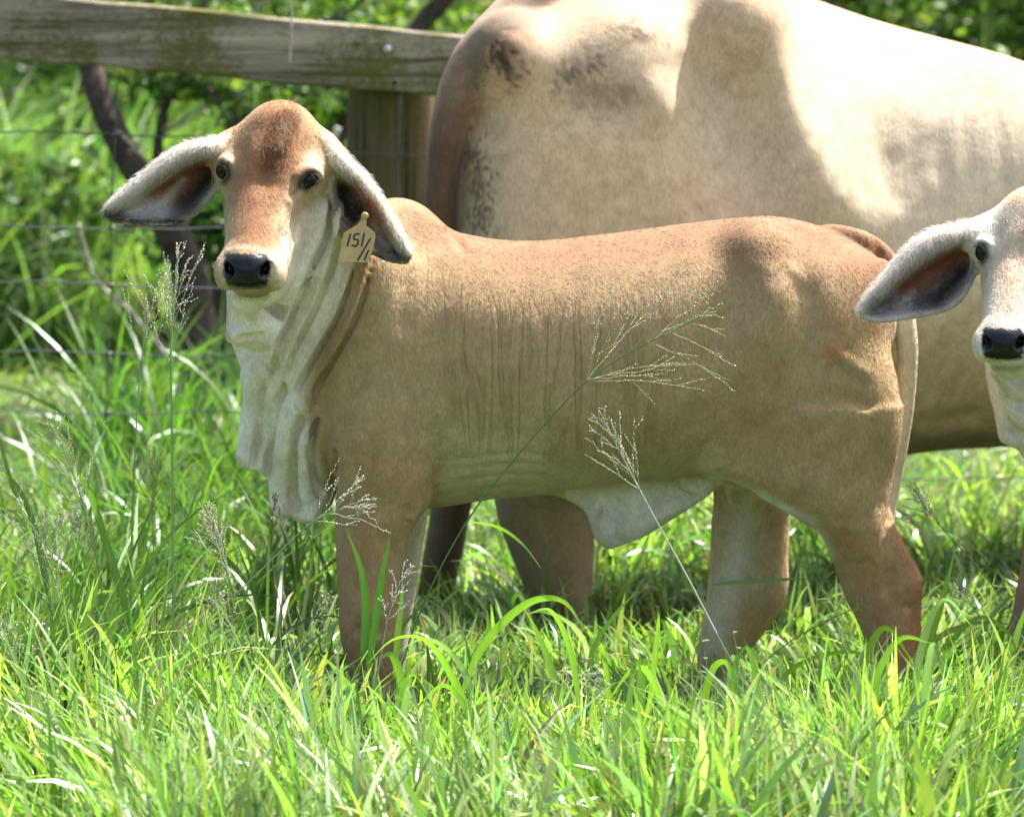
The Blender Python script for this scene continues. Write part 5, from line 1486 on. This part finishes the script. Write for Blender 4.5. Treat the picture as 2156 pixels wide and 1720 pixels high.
hero = [([(965, 1480), (1010, 1370), (1070, 1300), (1130, 1262), (1190, 1268), (1232, 1330)], -.5, .016, LG),
        ([(1180, 1560), (1170, 1440), (1135, 1340), (1095, 1265)], -.52, .013, LG), ([(1240, 1500), (1245, 1380), (1290, 1300), (1345, 1240)], -.45, .010, MG),
        ([(1040, 1640), (1010, 1560), (960, 1440), (900, 1350), (830, 1345), (770, 1400)], -.7, .014, LG), ([(1000, 1520), (985, 1430), (940, 1365), (890, 1345), (840, 1370)], -.6, .012, BG),
        ([(700, 1700), (640, 1640), (600, 1560), (572, 1500)], -.85, .016, MG), ([(300, 1400), (250, 1230), (190, 1040), (160, 990)], -.5, .015, MG), ([(110, 1300), (75, 1120), (40, 1030), (2, 985)], -.45, .012, MG),
        ([(1480, 1640), (1480, 1500), (1500, 1410), (1530, 1395), (1545, 1450), (1550, 1520)], -.55, .014, LG), ([(1540, 1380), (1590, 1410), (1640, 1440), (1690, 1480)], -.6, .015, BG),
        ([(1600, 1560), (1640, 1440), (1700, 1390), (1790, 1372), (1850, 1400), (1880, 1470)], -.5, .010, LG), ([(2060, 1700), (2040, 1580), (1990, 1490), (1900, 1420)], -.7, .013, BG),
        ([(1360, 1560), (1375, 1420), (1385, 1330), (1388, 1290)], -.6, .011, LG), ([(1900, 1500), (1960, 1340), (1990, 1240), (2010, 1160)], -.35, .014, LG), ([(1960, 1480), (2000, 1360), (2060, 1300), (2120, 1330), (2150, 1400)], -.45, .010, MG),
        ([(760, 1420), (770, 1300), (760, 1200), (728, 1110)], -.38, .015, (.05, .13, .03)), ([(775, 1420), (790, 1310), (805, 1210), (822, 1125)], -.4, .015, (.05, .13, .03)), ([(830, 1430), (838, 1330), (845, 1270), (848, 1220)], -.5, .012, LG),
        ([(1180, 1600), (1280, 1570), (1380, 1565), (1480, 1580)], -1.0, .016, (.06, .13, .05)), ([(1730, 1640), (1820, 1590), (1960, 1580), (2060, 1620)], -.85, .013, LG), ([(20, 1640), (60, 1560), (110, 1540), (160, 1600)], -.8, .014, BG),
        ([(330, 1480), (430, 1420), (520, 1440), (620, 1540)], -.8, .015, LG), ([(1500, 1230), (1560, 1225), (1640, 1220), (1710, 1218)], -.3, .009, BG), ([(990, 1098), (1050, 1110), (1100, 1145), (1140, 1198)], -.42, .006, LG)]
for i in range(26):
    u = U_(-40, 2200); v0 = U_(1500, 1760); L = U_(120, 300); dx = U_(-150, 150)
    hero.append(([(u, v0), (u + dx * .25, v0 - L * .6), (u + dx * .7, v0 - L * .95), (u + dx * 1.3, v0 - L * U_(.6, .95))], U_(-1.15, -.5), U_(.009, .017), (LG, MG, BG, LG)[i % 4]))
Vs, Fs, Cs, o = [], [], [], 0
for pts, Y, w, c in hero:
    V, F, cc = big_blade(pts, Y, w, np.array(c) * U_(.85, 1.2), U_(-.08, .08), U_(-1.2, 1.2))
    Vs.append(V); Fs.append(F + o); Cs.append(cc); o += len(V)
tag(mesh_np('broad_grass', np.concatenate(Vs), np.concatenate(Fs), M_GRASS, None, True, np.concatenate(Cs)), 'broad arching grass leaves rising above the foreground sward', 'grass', None, 'stuff')

# small broad-leaved weeds at lower right
def weed(label, u, v, Y, h, n):
    b = W(u, v, Y); b[2] = 0
    root = empty('weed', tuple(b)); tag(root, label, 'weed', 'leafy weeds in the foreground')
    P = catmull([b, b + (.01, 0, h * .5), b + (-.015, .01, h)], 20)
    V, F = tube(P, np.linspace(.0016, .0008, 20), 5, closed_end=False); mesh_np('stem', V, F, M_STALK, root, True, np.tile(np.array((.2, .26, .12)), (len(V), 1)))
    for i in range(n):
        t = .2 + .8 * i / (n - 1); p = P[int(t * 19)]
        a = i * 2.2; L = .030 * (1.1 - .5 * t); d = np.array((math.cos(a), math.sin(a), .35)); s_ = np.array((-math.sin(a), math.cos(a), 0))
        q = np.array([p, p + d * L * .35 + s_ * L * .24, p + d * L * .7 + s_ * L * .2 - (0, 0, .002), p + d * L - (0, 0, .006), p + d * L * .7 - s_ * L * .2 - (0, 0, .002), p + d * L * .35 - s_ * L * .24])
        mesh_np('leaf', q, [(0, 1, 2, 5), (5, 2, 3, 4)], M_LEAF, root, True, np.tile(np.array((.17, .25, .10)) * U_(.8, 1.2), (6, 1)))
weed('spindly weed with small pale leaves left of the far hind foot', 1480, 1600, -.55, .27, 9)
weed('taller weed with paired leaves below the hind legs', 1560, 1640, -.62, .24, 10)
weed('low weed with whitish leaves among grass at lower right', 1640, 1660, -.75, .15, 8)
